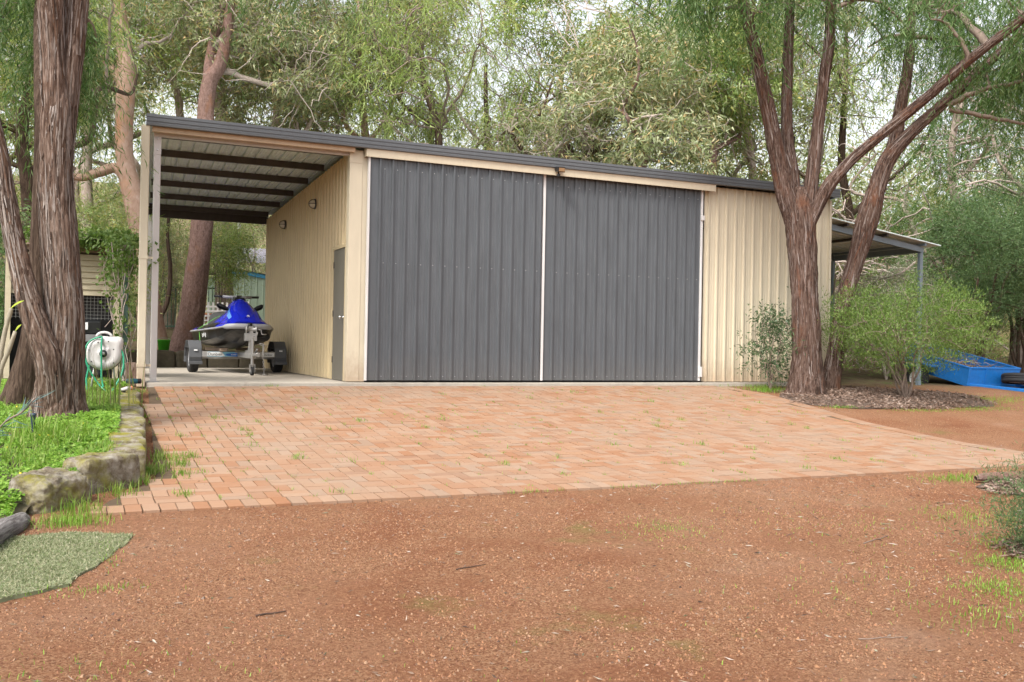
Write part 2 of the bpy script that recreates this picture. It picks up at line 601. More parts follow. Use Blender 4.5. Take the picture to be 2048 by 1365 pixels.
# right edging: bricks on end that follow the curve
y = y_front + 0.30
while y < -0.4:
    BR.append((float(right_edge(y)) - 0.10, y, bl, bw))
    y += PS
camv = np.array(CAM)
def area_score(b):
    p = np.array([b[0], b[1], float(ground_z(b[0], b[1]))])
    d = p - camv
    Z = d @ np.array(fwd)
    sx = (d @ np.array(rgt)) / Z
    if abs(sx) > 0.53: return 0
    return -d[2] / Z ** 3 * b[2] * b[3]
order = sorted(range(len(BR)), key=lambda k: -area_score(BR[k]))
single = set(order[:300])
protos = {}
MV, MF, kk = [], [], 0
for k, (x, y, lx, ly) in enumerate(BR):
    z = float(ground_z(x, y)) + g.normal(0, 0.0010)
    slope = math.atan((float(ground_z(x, y + 0.1)) - float(ground_z(x, y - 0.1))) / 0.2)
    rz = g.normal(0, 0.006)
    x += g.normal(0, 0.0015); y += g.normal(0, 0.0015)
    V, F = brick_mesh_arrays(lx, ly)
    rot = Matrix.Rotation(slope + g.normal(0, 0.003), 3, 'X') @ Matrix.Rotation(g.normal(0, 0.003), 3, 'Y') @ Matrix.Rotation(rz, 3, 'Z')
    if k in single:
        key = lx > ly
        if key not in protos:
            o = mk('brick', V, F, 'brick', pav)
            protos[key] = o.data
        else:
            o = link(bpy.data.objects.new('brick', protos[key]))
            o.parent = pav
        o.location = (x, y, z)
        o.rotation_euler = rot.to_euler()
    else:
        V = V @ np.array(rot).T + (x, y, z)
        MV.append(V); MF.append(F + kk); kk += len(V)
o = mk('brick_field', np.vstack(MV), np.vstack(MF), 'brick_mass', pav)
o['kind'] = 'stuff'

# ---------------------------------------------------------------- concrete slab
MAT['concrete'] = paint('concrete', (0.40, 0.355, 0.30), 0.9, 0.14, dirt=(0.22, 0.18, 0.13), dirt_amt=0.5, scale=(1.5, 1.5, 1.5), bmp=0.3)
tag(MB().box((-3.15, -0.155, -0.35), (9.28, 7.10, 0.0)).build('concrete_slab', 'concrete', bevel=0.008), kind='structure')

# ---------------------------------------------------------------- stone
def stone_material():
    M, t, b = nodes('mossy_limestone')
    v = t.nodes.new("ShaderNodeNewGeometry").outputs['Position']
    n = noise(t, v, 9, 9, 0.75)
    c = ramp(t, [(0.06, 0.045, 0.03), (0.17, 0.14, 0.10), (0.27, 0.24, 0.195), (0.38, 0.355, 0.31)], n, [0.32, 0.45, 0.55, 0.72])
    g2 = t.nodes.new("ShaderNodeNewGeometry")
    sp = t.nodes.new("ShaderNodeSeparateXYZ")
    t.links.new(g2.outputs['Normal'], sp.inputs[0])
    moss = noise(t, v, 3.5, 6, 0.7)
    f = t.nodes.new("ShaderNodeMath"); f.operation = 'MULTIPLY'
    t.links.new(remap(t, moss, 0.44, 0.60), f.inputs[0])
    t.links.new(remap(t, sp.outputs[2], -0.4, 0.8, 0.35, 1), f.inputs[1])
    mc = ramp(t, [(0.10, 0.10, 0.012), (0.22, 0.20, 0.03), (0.13, 0.15, 0.03)], noise(t, v, 25, 4, 0.6))
    c = mixc(t, c, mc, f.outputs[0])
    t.links.new(c, b.inputs['Base Color'])
    b.inputs['Roughness'].default_value = 0.95
    b.inputs['Specular IOR Level'].default_value = 0.15
    bump(t, b, noise(t, v, 30, 8, 0.75), 0.9, 0.02)
    return M
MAT['stone'] = stone_material()
def rock(name, c, half, yaw, parent, seed, amp=0.03, res=14, power=6.0, tilt=0.0, mat='stone', ks=5.0):
    """rough block: a rounded box displaced by noise"""
    P, F, k = [], [], 0
    lin = np.linspace(-1, 1, res)
    for ax in range(3):
        for sg in (-1, 1):
            a, b_ = np.meshgrid(lin, lin)
            Q = np.zeros((res, res, 3))
            Q[..., ax] = sg
            Q[..., (ax + 1) % 3] = a * sg
            Q[..., (ax + 2) % 3] = b_
            P.append(Q.reshape(-1, 3))
            i = (np.arange(res - 1)[:, None] * res + np.arange(res - 1)[None]).reshape(-1)
            F.append(np.stack([i, i + 1, i + res + 1, i + res], 1) + k)
            k += res * res
    P = np.vstack(P); F = np.vstack(F)
    n = (np.abs(P) ** power).sum(1) ** (1 / power)
    P = P / n[:, None]
    nn = unit(P)
    V = P * np.array(half)
    V = V + nn * ((fbm(V * ks + seed * 7.3, 5, seed) - 0.5) * 2 * amp)[:, None]
    V = V + nn * ((vnoise(V * 40 + seed, seed) - 0.5) * amp * 0.5)[:, None]
    Rm = np.array(Matrix.Rotation(yaw, 3, 'Z') @ Matrix.Rotation(tilt, 3, 'X'))
    V = V @ Rm.T + np.array(c)
    o = mk(name, V, F, mat, parent, True)
    return o
wall = empty('limestone_garden_wall', (-3.5, -3.5, -0.4))
tag(wall, 'low mossy limestone block wall between the green garden bed and the brick paving', 'wall')
wl = np.array([-3.5, -3.5, -0.4])
def wall_top(y): return float(np.interp(y, [-6, -0.8], [-0.30, -0.03]))
cuts = [-0.75, -1.55, -2.45, -3.2, -4.05, -4.85, -5.45, -5.86]
for i in range(len(cuts) - 1):
    ya, yb = cuts[i], cuts[i + 1]
    ym = (ya + yb) / 2
    xe = float(np.interp(ym, [-5.9, -0.4], [-3.53, -3.29])) - 0.135 - 0.01
    zt = wall_top(ym) + rng.normal(0, 0.008)
    zb = float(ground_z(0, ym)) - 0.12
    rock('block', np.array([xe + rng.normal(0, .008), ym, (zt + zb) / 2]) - wl, (0.145, abs(ya - yb) / 2 - 0.006, (zt - zb) / 2), 0.045 + rng.normal(0, 0.02), wall, 11 + i, 0.016, 16, 14, tilt=0.05, ks=9.0)
rock('block', np.array([-3.88, -6.16, -0.47]) - wl, (0.28, 0.14, 0.165), 0.75, wall, 31, 0.03, 20, 8, tilt=0.02, ks=8.0)
bo = rock('boulder', np.array([0, 0, 0]), (0.27, 0.165, 0.165), 0.95, None, 44, 0.05, 28, 5, tilt=0.12, ks=7.0)
bo.location = (-4.24, -6.70, -0.53)
tag(bo, 'large pitted limestone boulder at the end of the low garden wall', 'boulder')

# low mossy wall behind the slab
MAT['darkstone'] = paint('dark_mossy_stone', (0.075, 0.062, 0.042), 0.95, 0.3, dirt=(0.06, 0.085, 0.02), dirt_amt=0.8, scale=(4, 4, 4), bmp=0.6)
bwall = empty('back_retaining_wall', (-1.6, 7.3, 0))
tag(bwall, 'low dark mossy retaining wall behind the carport slab', 'wall')
for i in range(5):
    rock('block', (-1.45 + i * 0.66, 0.0, 0.12), (0.325, 0.13, 0.24), rng.normal(0, 0.02), bwall, 60 + i, 0.02, 9, 7, mat='darkstone')

# ---------------------------------------------------------------- garden bed, mulch bed
MAT['soil'] = paint('dark_soil', (0.075, 0.06, 0.035), 0.95, 0.35, scale=(6, 6, 6), dirt=(0.05, 0.09, 0.015), dirt_amt=0.8, bmp=0.6)
def bed_z(X, Y):
    X = np.asarray(X, float); Y = np.asarray(Y, float)
    zb = np.interp(Y, [-9, -7.3, -6.6, -5.8, -3.5, -0.8, 1.5, 4], [-.72, -.62, -.50, -.40, -.24, -.09, -.03, .10])
    return zb + 0.05 * (fbm(np.stack([X * 1.3, Y * 1.3, X * 0], -1), 3, 9) - 0.5)
xs = np.linspace(0, 1, 40); ys = np.linspace(-7.3, 4, 80)
def bed_right(y): return np.interp(y, [-7.3, -6.9, -6.4, -5.9, -0.8, -0.5, 4], [-4.42, -4.35, -4.0, -3.70, -3.45, -3.32, -3.32])
U, Yv = np.meshgrid(xs, ys)
Xv = -12 + U * (bed_right(Yv) + 12)
V = np.stack([Xv, Yv, bed_z(Xv, Yv)], -1).reshape(-1, 3)
i = (np.arange(79)[:, None] * 40 + np.arange(39)[None]).reshape(-1)
tag(mk('garden_bed', V, np.stack([i, i + 1, i + 41, i + 40], 1), 'soil', None, True), kind='structure')

MAT['mulch'] = islandmat('bark_mulch_chips', [(0.10, 0.06, 0.042), (0.20, 0.13, 0.095), (0.30, 0.215, 0.17), (0.14, 0.085, 0.06), (0.38, 0.30, 0.25)], nscale=40, var=0.2)
MAT['mulch_base'] = paint('mulch_ground', (0.085, 0.055, 0.04), 0.95, 0.35, scale=(8, 8, 8), bmp=0.7)
def blob(cx_, cy_, rx, ry, seed, n=72, rough=0.34, name='mulch_bed', mat='mulch_base', h=0.05):
    a = np.linspace(0, 2 * np.pi, n, endpoint=False)
    V, F = [(cx_, cy_, float(ground_z(cx_, cy_)) + h)], []
    rings = 8
    for k in range(1, rings + 1):
        q = k / rings
        rr = 1 + rough * 2 * (fbm(np.stack([np.cos(a) * 1.5, np.sin(a) * 1.5, a * 0 + seed], -1), 3, seed) - 0.5)
        X = cx_ + rx * q * rr * np.cos(a); Y = cy_ + ry * q * rr * np.sin(a)
        Z = ground_z(X, Y) + h * (1 - q ** 3) - 0.02 * (q == 1) + 0.012
        V += list(zip(X, Y, Z))
    for i in range(n):
        F.append((0, 1 + i, 1 + (i + 1) % n))
        for k in range(rings - 1):
            a0 = 1 + k * n
            F.append((a0 + i, a0 + n + i, a0 + n + (i + 1) % n, a0 + (i + 1) % n))
    return mk(name, V, F, mat, None, True)
tag(blob(8.95, -1.75, 2.15, 1.05, 5), 'dark mulched bed under the forked tree at the right', 'bed', kind='structure')

# ================================================================== SHED
shed = empty('shed', (3.0, 0, 0))
tag(shed, 'long cream steel shed with two charcoal sliding doors and an open carport bay', 'shed')
SO = np.array([3.0, 0, 0])
def ribbed(u0, u1, depth, pitch=0.203, rib=0.026, phase=0.0, minor=True):
    """cladding profile: flat pans with narrow raised ribs and two faint swages in each pan -> list of (u, d)"""
    pts = [(u0, 0.0)]
    u = u0 + phase
    while u < u1:
        for a, d in ((0, 0), (0.010, depth), (0.010 + rib, depth), (0.020 + rib, 0)):
            if u0 < u + a < u1: pts.append((u + a, d))
        if minor:
            for q in (0.36, 0.68):
                w = u + 0.02 + rib + (pitch - rib - 0.02) * q
                for a, d in ((-0.007, 0), (-0.003, depth * 0.16), (0.003, depth * 0.16), (0.007, 0)):
                    if u0 < w + a < u1: pts.append((w + a, d))
        u += pitch
    pts.append((u1, 0.0))
    pts.sort()
    return pts
def sheet(name, prof, place, parent, mat, top, bot, sub=SO, two=False):
    """place(u, d, z) -> point; top/bot heights may be callables of u"""
    V, F = [], []
    for (u, d) in prof:
        zt = top(u) if callable(top) else top
        zb = bot(u) if callable(bot) else bot
        V += [place(u, d, zb), place(u, d, zt)]
    for i in range(len(prof) - 1):
        F.append((2 * i, 2 * i + 2, 2 * i + 3, 2 * i + 1))
    return mk(name, V, F, mat, parent, False, sub)
def roof_z(y): return 3.585 - 0.043 * y
XS, XR, YB = -0.23, 9.23, 6.98
# front wall: the cream sheet right of the doors, and the strip over them
sheet('front_cladding', ribbed(6.30, XR, 0.034, phase=0.06), lambda u, d, z: (u, -d, z), shed, 'cream', 3.56, 0.015)
MB().box((6.24, 0.004, 3.40), (XS, 0.02, 3.57)).build('front_lintel', 'cream', shed, sub=SO)
# walls seen from the carport and from the far side
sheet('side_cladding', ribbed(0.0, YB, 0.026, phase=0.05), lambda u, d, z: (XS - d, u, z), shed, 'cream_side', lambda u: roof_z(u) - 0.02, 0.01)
sheet('side_cladding', ribbed(0.0, YB, 0.026), lambda u, d, z: (XR + d, u, z), shed, 'cream', lambda u: roof_z(u) - 0.02, 0.01)
sheet('rear_cladding', ribbed(XS, XR, 0.026), lambda u, d, z: (u, YB + d, z), shed, 'cream', roof_z(YB) - 0.02, 0.01)
MB().box((-0.084, -0.03, 0.012), (-0.004, 0.0, 3.5)).build('door_jamb', 'cream', shed, sub=SO)
# corner flashings
for nm, a, b_ in (('corner_flashing', (-0.285, -0.040, 0.012), (-0.085, 0.0, 3.50)), ('corner_flashing', (9.225, -0.036, 0.012), (9.275, 0.09, 3.53))):
    MB().box(a, b_).build(nm, 'cream', shed, sub=SO, bevel=0.004)
MB().box((-0.285, 0.001, 0.012), (-0.262, 0.11, 3.50)).build('corner_flashing', 'cream', shed, sub=SO)
MB().box((-0.290, -0.046, 3.36), (-0.080, -0.0405, 3.55)).build('corner_flashing', 'cream', shed, sub=SO)

# sliding doors
DH = 3.50
def sliding_door(x0, x1, yoff, trim_l, trim_r, phase, label):
    d = sheet('sliding_door', ribbed(x0, x1, 0.034, phase=phase), lambda u, dd, z: (u, yoff - dd, z), shed, 'dark_steel', DH, 0.035)
    d['label'] = label
    MB().box((x0, yoff + 0.004, 0.035), (x1, yoff + 0.045, DH)).build('door_frame', 'dark_steel', d)
    for tr, xa in ((trim_l, x0), (trim_r, x1)):
        if tr:
            s_ = 1 if xa == x0 else -1
            MB().box((min(xa - 0.014 * s_, xa + tr * s_), yoff - 0.034, 0.03), (max(xa - 0.014 * s_, xa + tr * s_), yoff + 0.048, DH)).build('edge_trim', 'white', d, bevel=0.003)
    mb = MB()
    for zz in (0.10, 0.13 + 1.72, 3.30):
        u = x0 + phase + 0.10
        while u < x1 - 0.03:
            mb.lathe([(0.0, -0.006), (0.006, -0.005), (0.007, 0.0)], (u, yoff - 0.001, zz + (0.003 if int(u * 10) % 2 else -0.003)), 'y', 6)
            u += 0.203
    sc = mb.build('screws', 'screw', d)
    sc['kind'] = 'stuff'
    for ch in d.children:
        ch.location -= Vector(SO)
    return d
dl = sliding_door(0.0, 2.965, -0.10, 0.012, 0, 0.15, 'left charcoal ribbed sliding door')
dr = sliding_door(3.015, 6.21, -0.04, 0.034, 0.022, 0.17, 'right charcoal ribbed sliding door with a white latch')
for z0, z1 in ((2.92, 3.05), (0.10, 0.36)):
    MB().box((6.175, -0.098, z0), (6.245, -0.068, z0 + (z1 - z0) * 0.7)).build('latch', 'white', dr, sub=SO, bevel=0.004)
# cream cover over the sliding track
hd = MB().prism([(-0.005, 3.60), (-0.155, 3.60), (-0.178, 3.57), (-0.168, 3.452), (-0.15, 3.452), (-0.155, 3.555), (-0.005, 3.575)], -0.06, 6.42, 'x').build('track_cover', 'cream', shed, sub=SO)
MB().box((-0.065, -0.172, 3.455), (-0.061, -0.01, 3.598)).build('end_cap', 'cream', hd, sub=SO)
MB().box((0.0, -0.148, 3.505), (6.25, -0.12, 3.54)).build('track_rail', 'galv', hd, sub=SO)

# side door in the carport wall
dw = MB().box((XS - 0.030, 0.20, 0.012), (XS - 0.004, 0.94, 2.09)).build('side_door', 'grey_door', shed, sub=SO)
fr = MB()
fr.box((XS - 0.045, 0.155, 0.012), (XS - 0.002, 0.199, 2.14)); fr.box((XS - 0.045, 0.941, 0.012), (XS - 0.002, 0.985, 2.14)); fr.box((XS - 0.045, 0.199, 2.091), (XS - 0.002, 0.941, 2.14))
fr.build('door_frame', 'cream_side', dw, sub=SO)
kb = MB()
kb.lathe([(0.0, -0.075), (0.018, -0.073), (0.028, -0.055), (0.022, -0.036), (0.010, -0.03), (0.010, -0.008), (0.03, -0.006), (0.03, 0.0)], (XS - 0.030, 0.285, 1.0), 'x', 16)
kb.build('knob', 'chrome', dw, True, SO)
for z in (0.28, 1.02, 1.80):
    MB().box((XS - 0.038, 0.90, z), (XS - 0.0305, 0.955, z + 0.10)).build('hinge', 'purlin', dw, sub=SO)

# roof: sheet, purlins, rafters, fascia; the open bay is a little narrower at the back
TP = 0.058
def taper(x, y):
    return x + TP * max(0.0, y) * min(1.0, max(0.0, (XS - x) / 2.95))
rp = ribbed(-3.16, 9.30, 0.028, phase=0.04)
V, F = [], []
for (u, d) in rp:
    for yy in (-0.17, 7.10):
        V.append((taper(u, yy), yy, roof_z(yy) + 0.10 + d))
for i in range(len(rp) - 1):
    F.append((2 * i, 2 * i + 2, 2 * i + 3, 2 * i + 1))
mk('roof_sheet', V, F, 'zinc', shed, False, SO)
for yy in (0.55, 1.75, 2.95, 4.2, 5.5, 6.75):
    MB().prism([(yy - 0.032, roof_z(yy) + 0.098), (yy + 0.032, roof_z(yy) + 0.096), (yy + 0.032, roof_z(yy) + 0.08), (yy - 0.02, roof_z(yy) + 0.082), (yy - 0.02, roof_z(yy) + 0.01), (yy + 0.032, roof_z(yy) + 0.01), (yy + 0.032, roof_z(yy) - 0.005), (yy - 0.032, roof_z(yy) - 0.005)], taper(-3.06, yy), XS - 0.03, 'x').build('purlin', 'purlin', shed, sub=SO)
MB().box((-3.10, 0.0, 3.47), (XS - 0.03, 0.07, 3.61)).build('front_beam', 'lilac', shed, sub=SO)
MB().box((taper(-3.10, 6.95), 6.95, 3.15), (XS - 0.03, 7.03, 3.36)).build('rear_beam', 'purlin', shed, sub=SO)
MB().box((-3.13, -0.135, 3.505), (XS + 0.0, -0.075, 3.575)).build('soffit_trim', 'beam', shed, sub=SO)
# dark fascia gutter with pressed lines
pf = [(-0.175, 3.74), (-0.205, 3.735), (-0.208, 3.695), (-0.200, 3.690), (-0.200, 3.672), (-0.208, 3.667), (-0.208, 3.635), (-0.200, 3.630), (-0.200, 3.612), (-0.208, 3.607), (-0.206, 3.578), (-0.198, 3.572), (-0.150, 3.572), (-0.150, 3.58), (-0.19, 3.585), (-0.19, 3.72), (-0.175, 3.725)]
MB().prism(pf, -3.215, 9.32, 'x').build('fascia', 'fascia', shed, sub=SO)
V = []
ba = MB()
for xx0, xx1 in ((-3.21, -3.165), (9.28, 9.325)):
    ba = MB()
    bk_ = TP * 7.12 if xx0 < 0 else 0.0
    ba.add([(xx0, -0.147, 3.57), (xx1, -0.147, 3.57), (xx1 + bk_, 7.12, 3.27), (xx0 + bk_, 7.12, 3.27), (xx0, -0.147, 3.74), (xx1, -0.147, 3.74), (xx1 + bk_, 7.12, 3.44), (xx0 + bk_, 7.12, 3.44)],
           [(0, 3, 2, 1), (4, 5, 6, 7), (0, 1, 5, 4), (1, 2, 6, 5), (2, 3, 7, 6), (3, 0, 4, 7)])
    ba.build('barge', 'fascia', shed, sub=SO)
MB().box((-3.15 + TP * 7.1, 7.125, 3.20), (9.28, 7.22, 3.33)).build('rear_gutter', 'fascia', shed, sub=SO)
# posts and downpipes
for yy, zt in ((0.02, 3.47), (6.92, 3.18)):
    dx_ = TP * max(0, yy - 0.1)
    p_ = MB().box((-3.09 + dx_, yy, 0.0), (-3.0 + dx_, yy + 0.09, zt)).build('post', 'lilac', shed, sub=SO, bevel=0.006)
    MB().box((-3.13 + dx_, yy - 0.01, 0.001), (-2.96 + dx_, yy + 0.10, 0.012)).build('base_plate', 'galv', p_, sub=SO)
    if yy < 1:
        MB().box((-3.092, yy - 0.008, 3.22), (-2.998, yy + 0.0, 3.56)).build('bracket', 'lilac', p_, sub=SO)
        for q in (3.28, 3.44):
            MB().lathe([(0, -0.014), (0.012, -0.012), (0.014, 0)], (-3.045, yy - 0.008, q), 'y', 8).build('bolt', 'screw', p_, sub=SO)
dp = MB().box((-3.275, -0.19, -0.06), (-3.165, -0.12, 3.575)).build('downpipe', 'cream', shed, sub=SO, bevel=0.01)
for z in (0.22, 1.72):
    MB().box((-3.281, -0.196, z), (-3.159, -0.114, z + 0.045)).build('strap', 'cream', dp, sub=SO)
    MB().box((-3.158, -0.15, z + 0.005), (-3.09, -0.142, z + 0.035)).build('strap', 'cream', dp, sub=SO)
MB().box((-3.24 + TP * 7, 6.93, 0.0), (-3.15 + TP * 7, 7.02, 3.20)).build('downpipe', 'cream', shed, sub=SO, bevel=0.008)
MB().box((8.86, -0.10, 0.02), (8.95, -0.035, 3.54)).build('downpipe', 'cream', shed, sub=SO, bevel=0.008)
MB().box((8.852, -0.106, 1.78), (8.958, -0.03, 1.82)).build('strap', 'cream', shed, sub=SO)

# bulkhead lamps on the carport wall
for (yy, zz, lb) in ((2.35, 3.02, 'small caged bulkhead lamp on the carport wall, nearer the front'), (4.95, 2.93, 'small caged bulkhead lamp on the carport wall, nearer the back')):
    L0 = empty('bulkhead_light', (XS - 0.026, yy, zz))
    tag(L0, lb, 'lamp', 'bulkhead lamps on the carport wall')
    MB().lathe([(0.0, -0.02), (0.085, -0.02), (0.095, 0.0)], (0, 0, 0), 'x', 20).build('base', 'black', L0)
    gl = MB().lathe([(0.0, -0.10), (0.03, -0.095), (0.055, -0.075), (0.066, -0.045), (0.07, -0.02)], (0, 0, 0), 'x', 18).build('glass', 'glass_lamp', L0, True)
    cg = MB()
    for a in (0, math.pi / 2):
        pts = [(-0.02 - 0.095 * math.sin(q), 0.082 * math.cos(q) * math.cos(a), 0.082 * math.cos(q) * math.sin(a)) for q in np.linspace(0, math.pi, 9)]
        cg.tube(pts, 0.006, 5)
    cg.build('cage', 'black', L0)
# sensor floodlight under the fascia
fl = empty('sensor_floodlight', (3.20, -0.19, 3.565))
fl.scale = (0.8, 0.8, 0.8)
tag(fl, 'small black sensor floodlight under the fascia between the sliding doors', 'lamp')
MB().box((-0.075, -0.10, 0.0), (0.075, 0.02, 0.015)).build('bracket', 'black', fl)
hd_ = MB().add([(-0.08, -0.17, -0.105), (0.08, -0.17, -0.105), (0.07, -0.02, -0.075), (-0.07, -0.02, -0.075), (-0.08, -0.20, 0.0), (0.08, -0.20, 0.0), (0.075, 0.0, -0.005), (-0.075, 0.0, -0.005)],
               [(0, 3, 2, 1), (4, 5, 6, 7), (0, 1, 5, 4), (1, 2, 6, 5), (2, 3, 7, 6), (3, 0, 4, 7)]).build('housing', 'black', fl, bevel=0.006)
MB().add([(-0.068, -0.181, -0.09), (0.068, -0.181, -0.09), (0.068, -0.199, -0.02), (-0.068, -0.199, -0.02)], [(0, 1, 2, 3)]).build('lens', 'lens', hd_)
MB().lathe([(0.0, -0.205), (0.02, -0.20), (0.034, -0.18), (0.036, -0.15), (0.03, -0.13), (0.014, -0.12), (0.014, -0.05)], (-0.01, -0.06, 0.0), 'z', 14).build('sensor', 'black', fl, True)

# ================================================================== TREES
MAT['bark_red'] = barkmat('red_fibrous_bark', [(0.014, 0.008, 0.006), (0.068, 0.040, 0.030), (0.122, 0.080, 0.063), (0.20, 0.15, 0.132), (0.30, 0.255, 0.235)], pos=[0.34, 0.44, 0.54, 0.64, 0.74], bstr=1.0, bd=0.03, patch=(0.15, 0.062, 0.032))
MAT['bark_grey'] = barkmat('grey_brown_fibrous_bark', [(0.022, 0.013, 0.009), (0.09, 0.055, 0.04), (0.18, 0.125, 0.098), (0.29, 0.225, 0.19), (0.40, 0.345, 0.31)], pos=[0.34, 0.44, 0.54, 0.63, 0.74], bstr=1.0, bd=0.03, patch=(0.17, 0.085, 0.05), patch_lo=0.58)
MAT['bark_dark'] = barkmat('dark_fibrous_bark', [(0.018, 0.011, 0.008), (0.055, 0.036, 0.026), (0.10, 0.068, 0.05), (0.16, 0.115, 0.09)], pos=[0.30, 0.43, 0.55, 0.70], bstr=1.0, bd=0.03)
MAT['bark_salmon'] = barkmat('smooth_salmon_bark', [(0.30, 0.185, 0.135), (0.42, 0.28, 0.215), (0.50, 0.37, 0.31)], (5, 5, 2.5), 0.25, 0.01, pos=[0.3, 0.5, 0.7], patch=(0.50, 0.25, 0.13), patch_lo=0.56)
MAT['bark_brown'] = barkmat('rough_brown_bark', [(0.09, 0.055, 0.045), (0.20, 0.125, 0.105), (0.30, 0.20, 0.175)], (16, 16, 7), 1.0, 0.03, pos=[0.32, 0.48, 0.66], patch=(0.22, 0.105, 0.055))
MAT['bark_pale'] = barkmat('pale_gum_bark', [(0.20, 0.15, 0.12), (0.36, 0.29, 0.245), (0.50, 0.43, 0.385)], (5, 5, 3), 0.3, 0.01, pos=[0.3, 0.5, 0.7])
MAT['twig_grey'] = paint('grey_twig_bark', (0.20, 0.15, 0.12), 0.9, 0.3, scale=(6, 6, 6))
MAT['twig_pale'] = paint('pale_twig_bark', (0.37, 0.305, 0.265), 0.9, 0.25, scale=(6, 6, 6))
PEP = [(0.035, 0.085, 0.02), (0.065, 0.14, 0.032), (0.11, 0.195, 0.055), (0.20, 0.27, 0.13), (0.08, 0.16, 0.045)]
MAT['leaf_pep'] = leafmat('willow_leaf_green', PEP, 0.4)
MAT['leaf_pep_y'] = leafmat('willow_leaf_yellow_green', [(0.179, 0.258, 0.059), (0.267, 0.359, 0.102), (0.344, 0.409, 0.159), (0.217, 0.281, 0.111), (0.384, 0.370, 0.120)], 0.42)
MAT['leaf_gum'] = leafmat('gum_leaf_olive', [(0.132, 0.170, 0.073), (0.223, 0.267, 0.124), (0.325, 0.354, 0.199), (0.428, 0.444, 0.279), (0.503, 0.354, 0.176), (0.192, 0.236, 0.117)], 0.3, [0, 0.25, 0.5, 0.75, 0.86, 1.0], rough=0.35)
MAT['leaf_gum_g'] = leafmat('gum_leaf_green', [(0.113, 0.180, 0.045), (0.199, 0.284, 0.079), (0.285, 0.370, 0.131), (0.388, 0.438, 0.216), (0.490, 0.405, 0.133), (0.156, 0.241, 0.069)], 0.35, [0, 0.25, 0.5, 0.8, 0.9, 1.0], rough=0.35)
MAT['leaf_far'] = leafmat('far_leaf', [(0.164, 0.224, 0.079), (0.255, 0.307, 0.133), (0.344, 0.376, 0.192), (0.423, 0.423, 0.254), (0.314, 0.253, 0.146)], 0.4, rough=0.5)
MAT['leaf_dark'] = leafmat('feathery_dark_green', [(0.045, 0.09, 0.035), (0.075, 0.14, 0.05), (0.11, 0.18, 0.07), (0.15, 0.22, 0.095)], 0.3)
MAT['leaf_silver'] = leafmat('silver_green_leaf', [(0.198, 0.243, 0.153), (0.288, 0.333, 0.225), (0.378, 0.405, 0.306), (0.243, 0.288, 0.171)], 0.3)
MAT['leaf_bright'] = leafmat('fresh_green_leaf', [(0.068, 0.122, 0.026), (0.111, 0.187, 0.042), (0.152, 0.229, 0.061), (0.186, 0.247, 0.086)], 0.4)
MAT['leaf_glossy'] = leafmat('dark_glossy_leaf', [(0.025, 0.055, 0.02), (0.045, 0.09, 0.035), (0.075, 0.13, 0.05), (0.14, 0.18, 0.09)], 0.2, rough=0.3)

MAT['strip_red'] = islandmat('peeling_red_bark', [(0.02, 0.010, 0.008), (0.09, 0.055, 0.042), (0.15, 0.105, 0.088), (0.26, 0.21, 0.19), (0.05, 0.025, 0.018), (0.15, 0.066, 0.038), (0.20, 0.15, 0.13), (0.31, 0.265, 0.245)], nscale=25, var=0.25, bstr=0.6)
MAT['strip_grey'] = islandmat('peeling_grey_bark', [(0.025, 0.016, 0.012), (0.10, 0.068, 0.053), (0.17, 0.13, 0.108), (0.28, 0.24, 0.215), (0.06, 0.038, 0.028), (0.13, 0.072, 0.045), (0.21, 0.17, 0.148), (0.33, 0.29, 0.27)], nscale=25, var=0.25, bstr=0.6)
def bark_tube(P, seg, amp, seed, fine=0.45, lobes=0.0, strand=9.0, ring=0.03):
    """thick stem with stringy bark as real relief: ridges that run along the stem"""
    Q = smooth_path(P, ring)
    C_, r_ = Q[:, :3], Q[:, 3]
    T, N, B = frames(C_)
    a = np.linspace(0, 2 * np.pi, seg, endpoint=False)
    s_ = np.concatenate([[0], np.cumsum(np.linalg.norm(np.diff(C_, axis=0), axis=1))])
    A, SS = np.meshgrid(a, s_)
    RR = np.broadcast_to(r_[:, None], A.shape)
    tw = A + 0.25 * np.sin(SS * 1.3 + seed)
    cx_, sx_ = np.cos(tw), np.sin(tw)
    p1 = np.stack([cx_ * strand * RR / 0.25, sx_ * strand * RR / 0.25, SS * 1.1 + seed * 3.1], -1)
    p2 = np.stack([cx_ * strand * 2.6 * RR / 0.25, sx_ * strand * 2.6 * RR / 0.25, SS * 2.6 + seed], -1)
    p3 = np.stack([cx_ * 1.6, sx_ * 1.6, SS * 1.5 + seed * 5], -1)
    ridge = 1 - np.abs(2 * vnoise(p1, seed) - 1)
    ridge2 = 1 - np.abs(2 * vnoise(p2, seed + 9) - 1)
    lump = vnoise(p3, seed + 4) - 0.5
    d = amp * np.clip(RR / 0.26, 0.12, 1.1) * ((ridge - 0.5) + fine * (ridge2 - 0.5)) + 0.16 * RR * lump
    if lobes:
        base = np.clip(1 - SS / 0.8, 0, 1) ** 2
        d = d + lobes * base * (np.abs(np.sin(A * 2.5 + seed)) - 0.3)
    rr = RR + d
    V = C_[:, None, :] + rr[..., None] * (np.cos(A)[..., None] * N[:, None, :] + np.sin(A)[..., None] * B[:, None, :])
    n = seg
    i = np.arange(len(C_) - 1)[:, None] * n
    j = np.arange(n)[None, :]
    k = (j + 1) % n
    F = np.stack([i + j, i + k, i + n + k, i + n + j], -1).reshape(-1, 4)
    return V.reshape(-1, 3), F

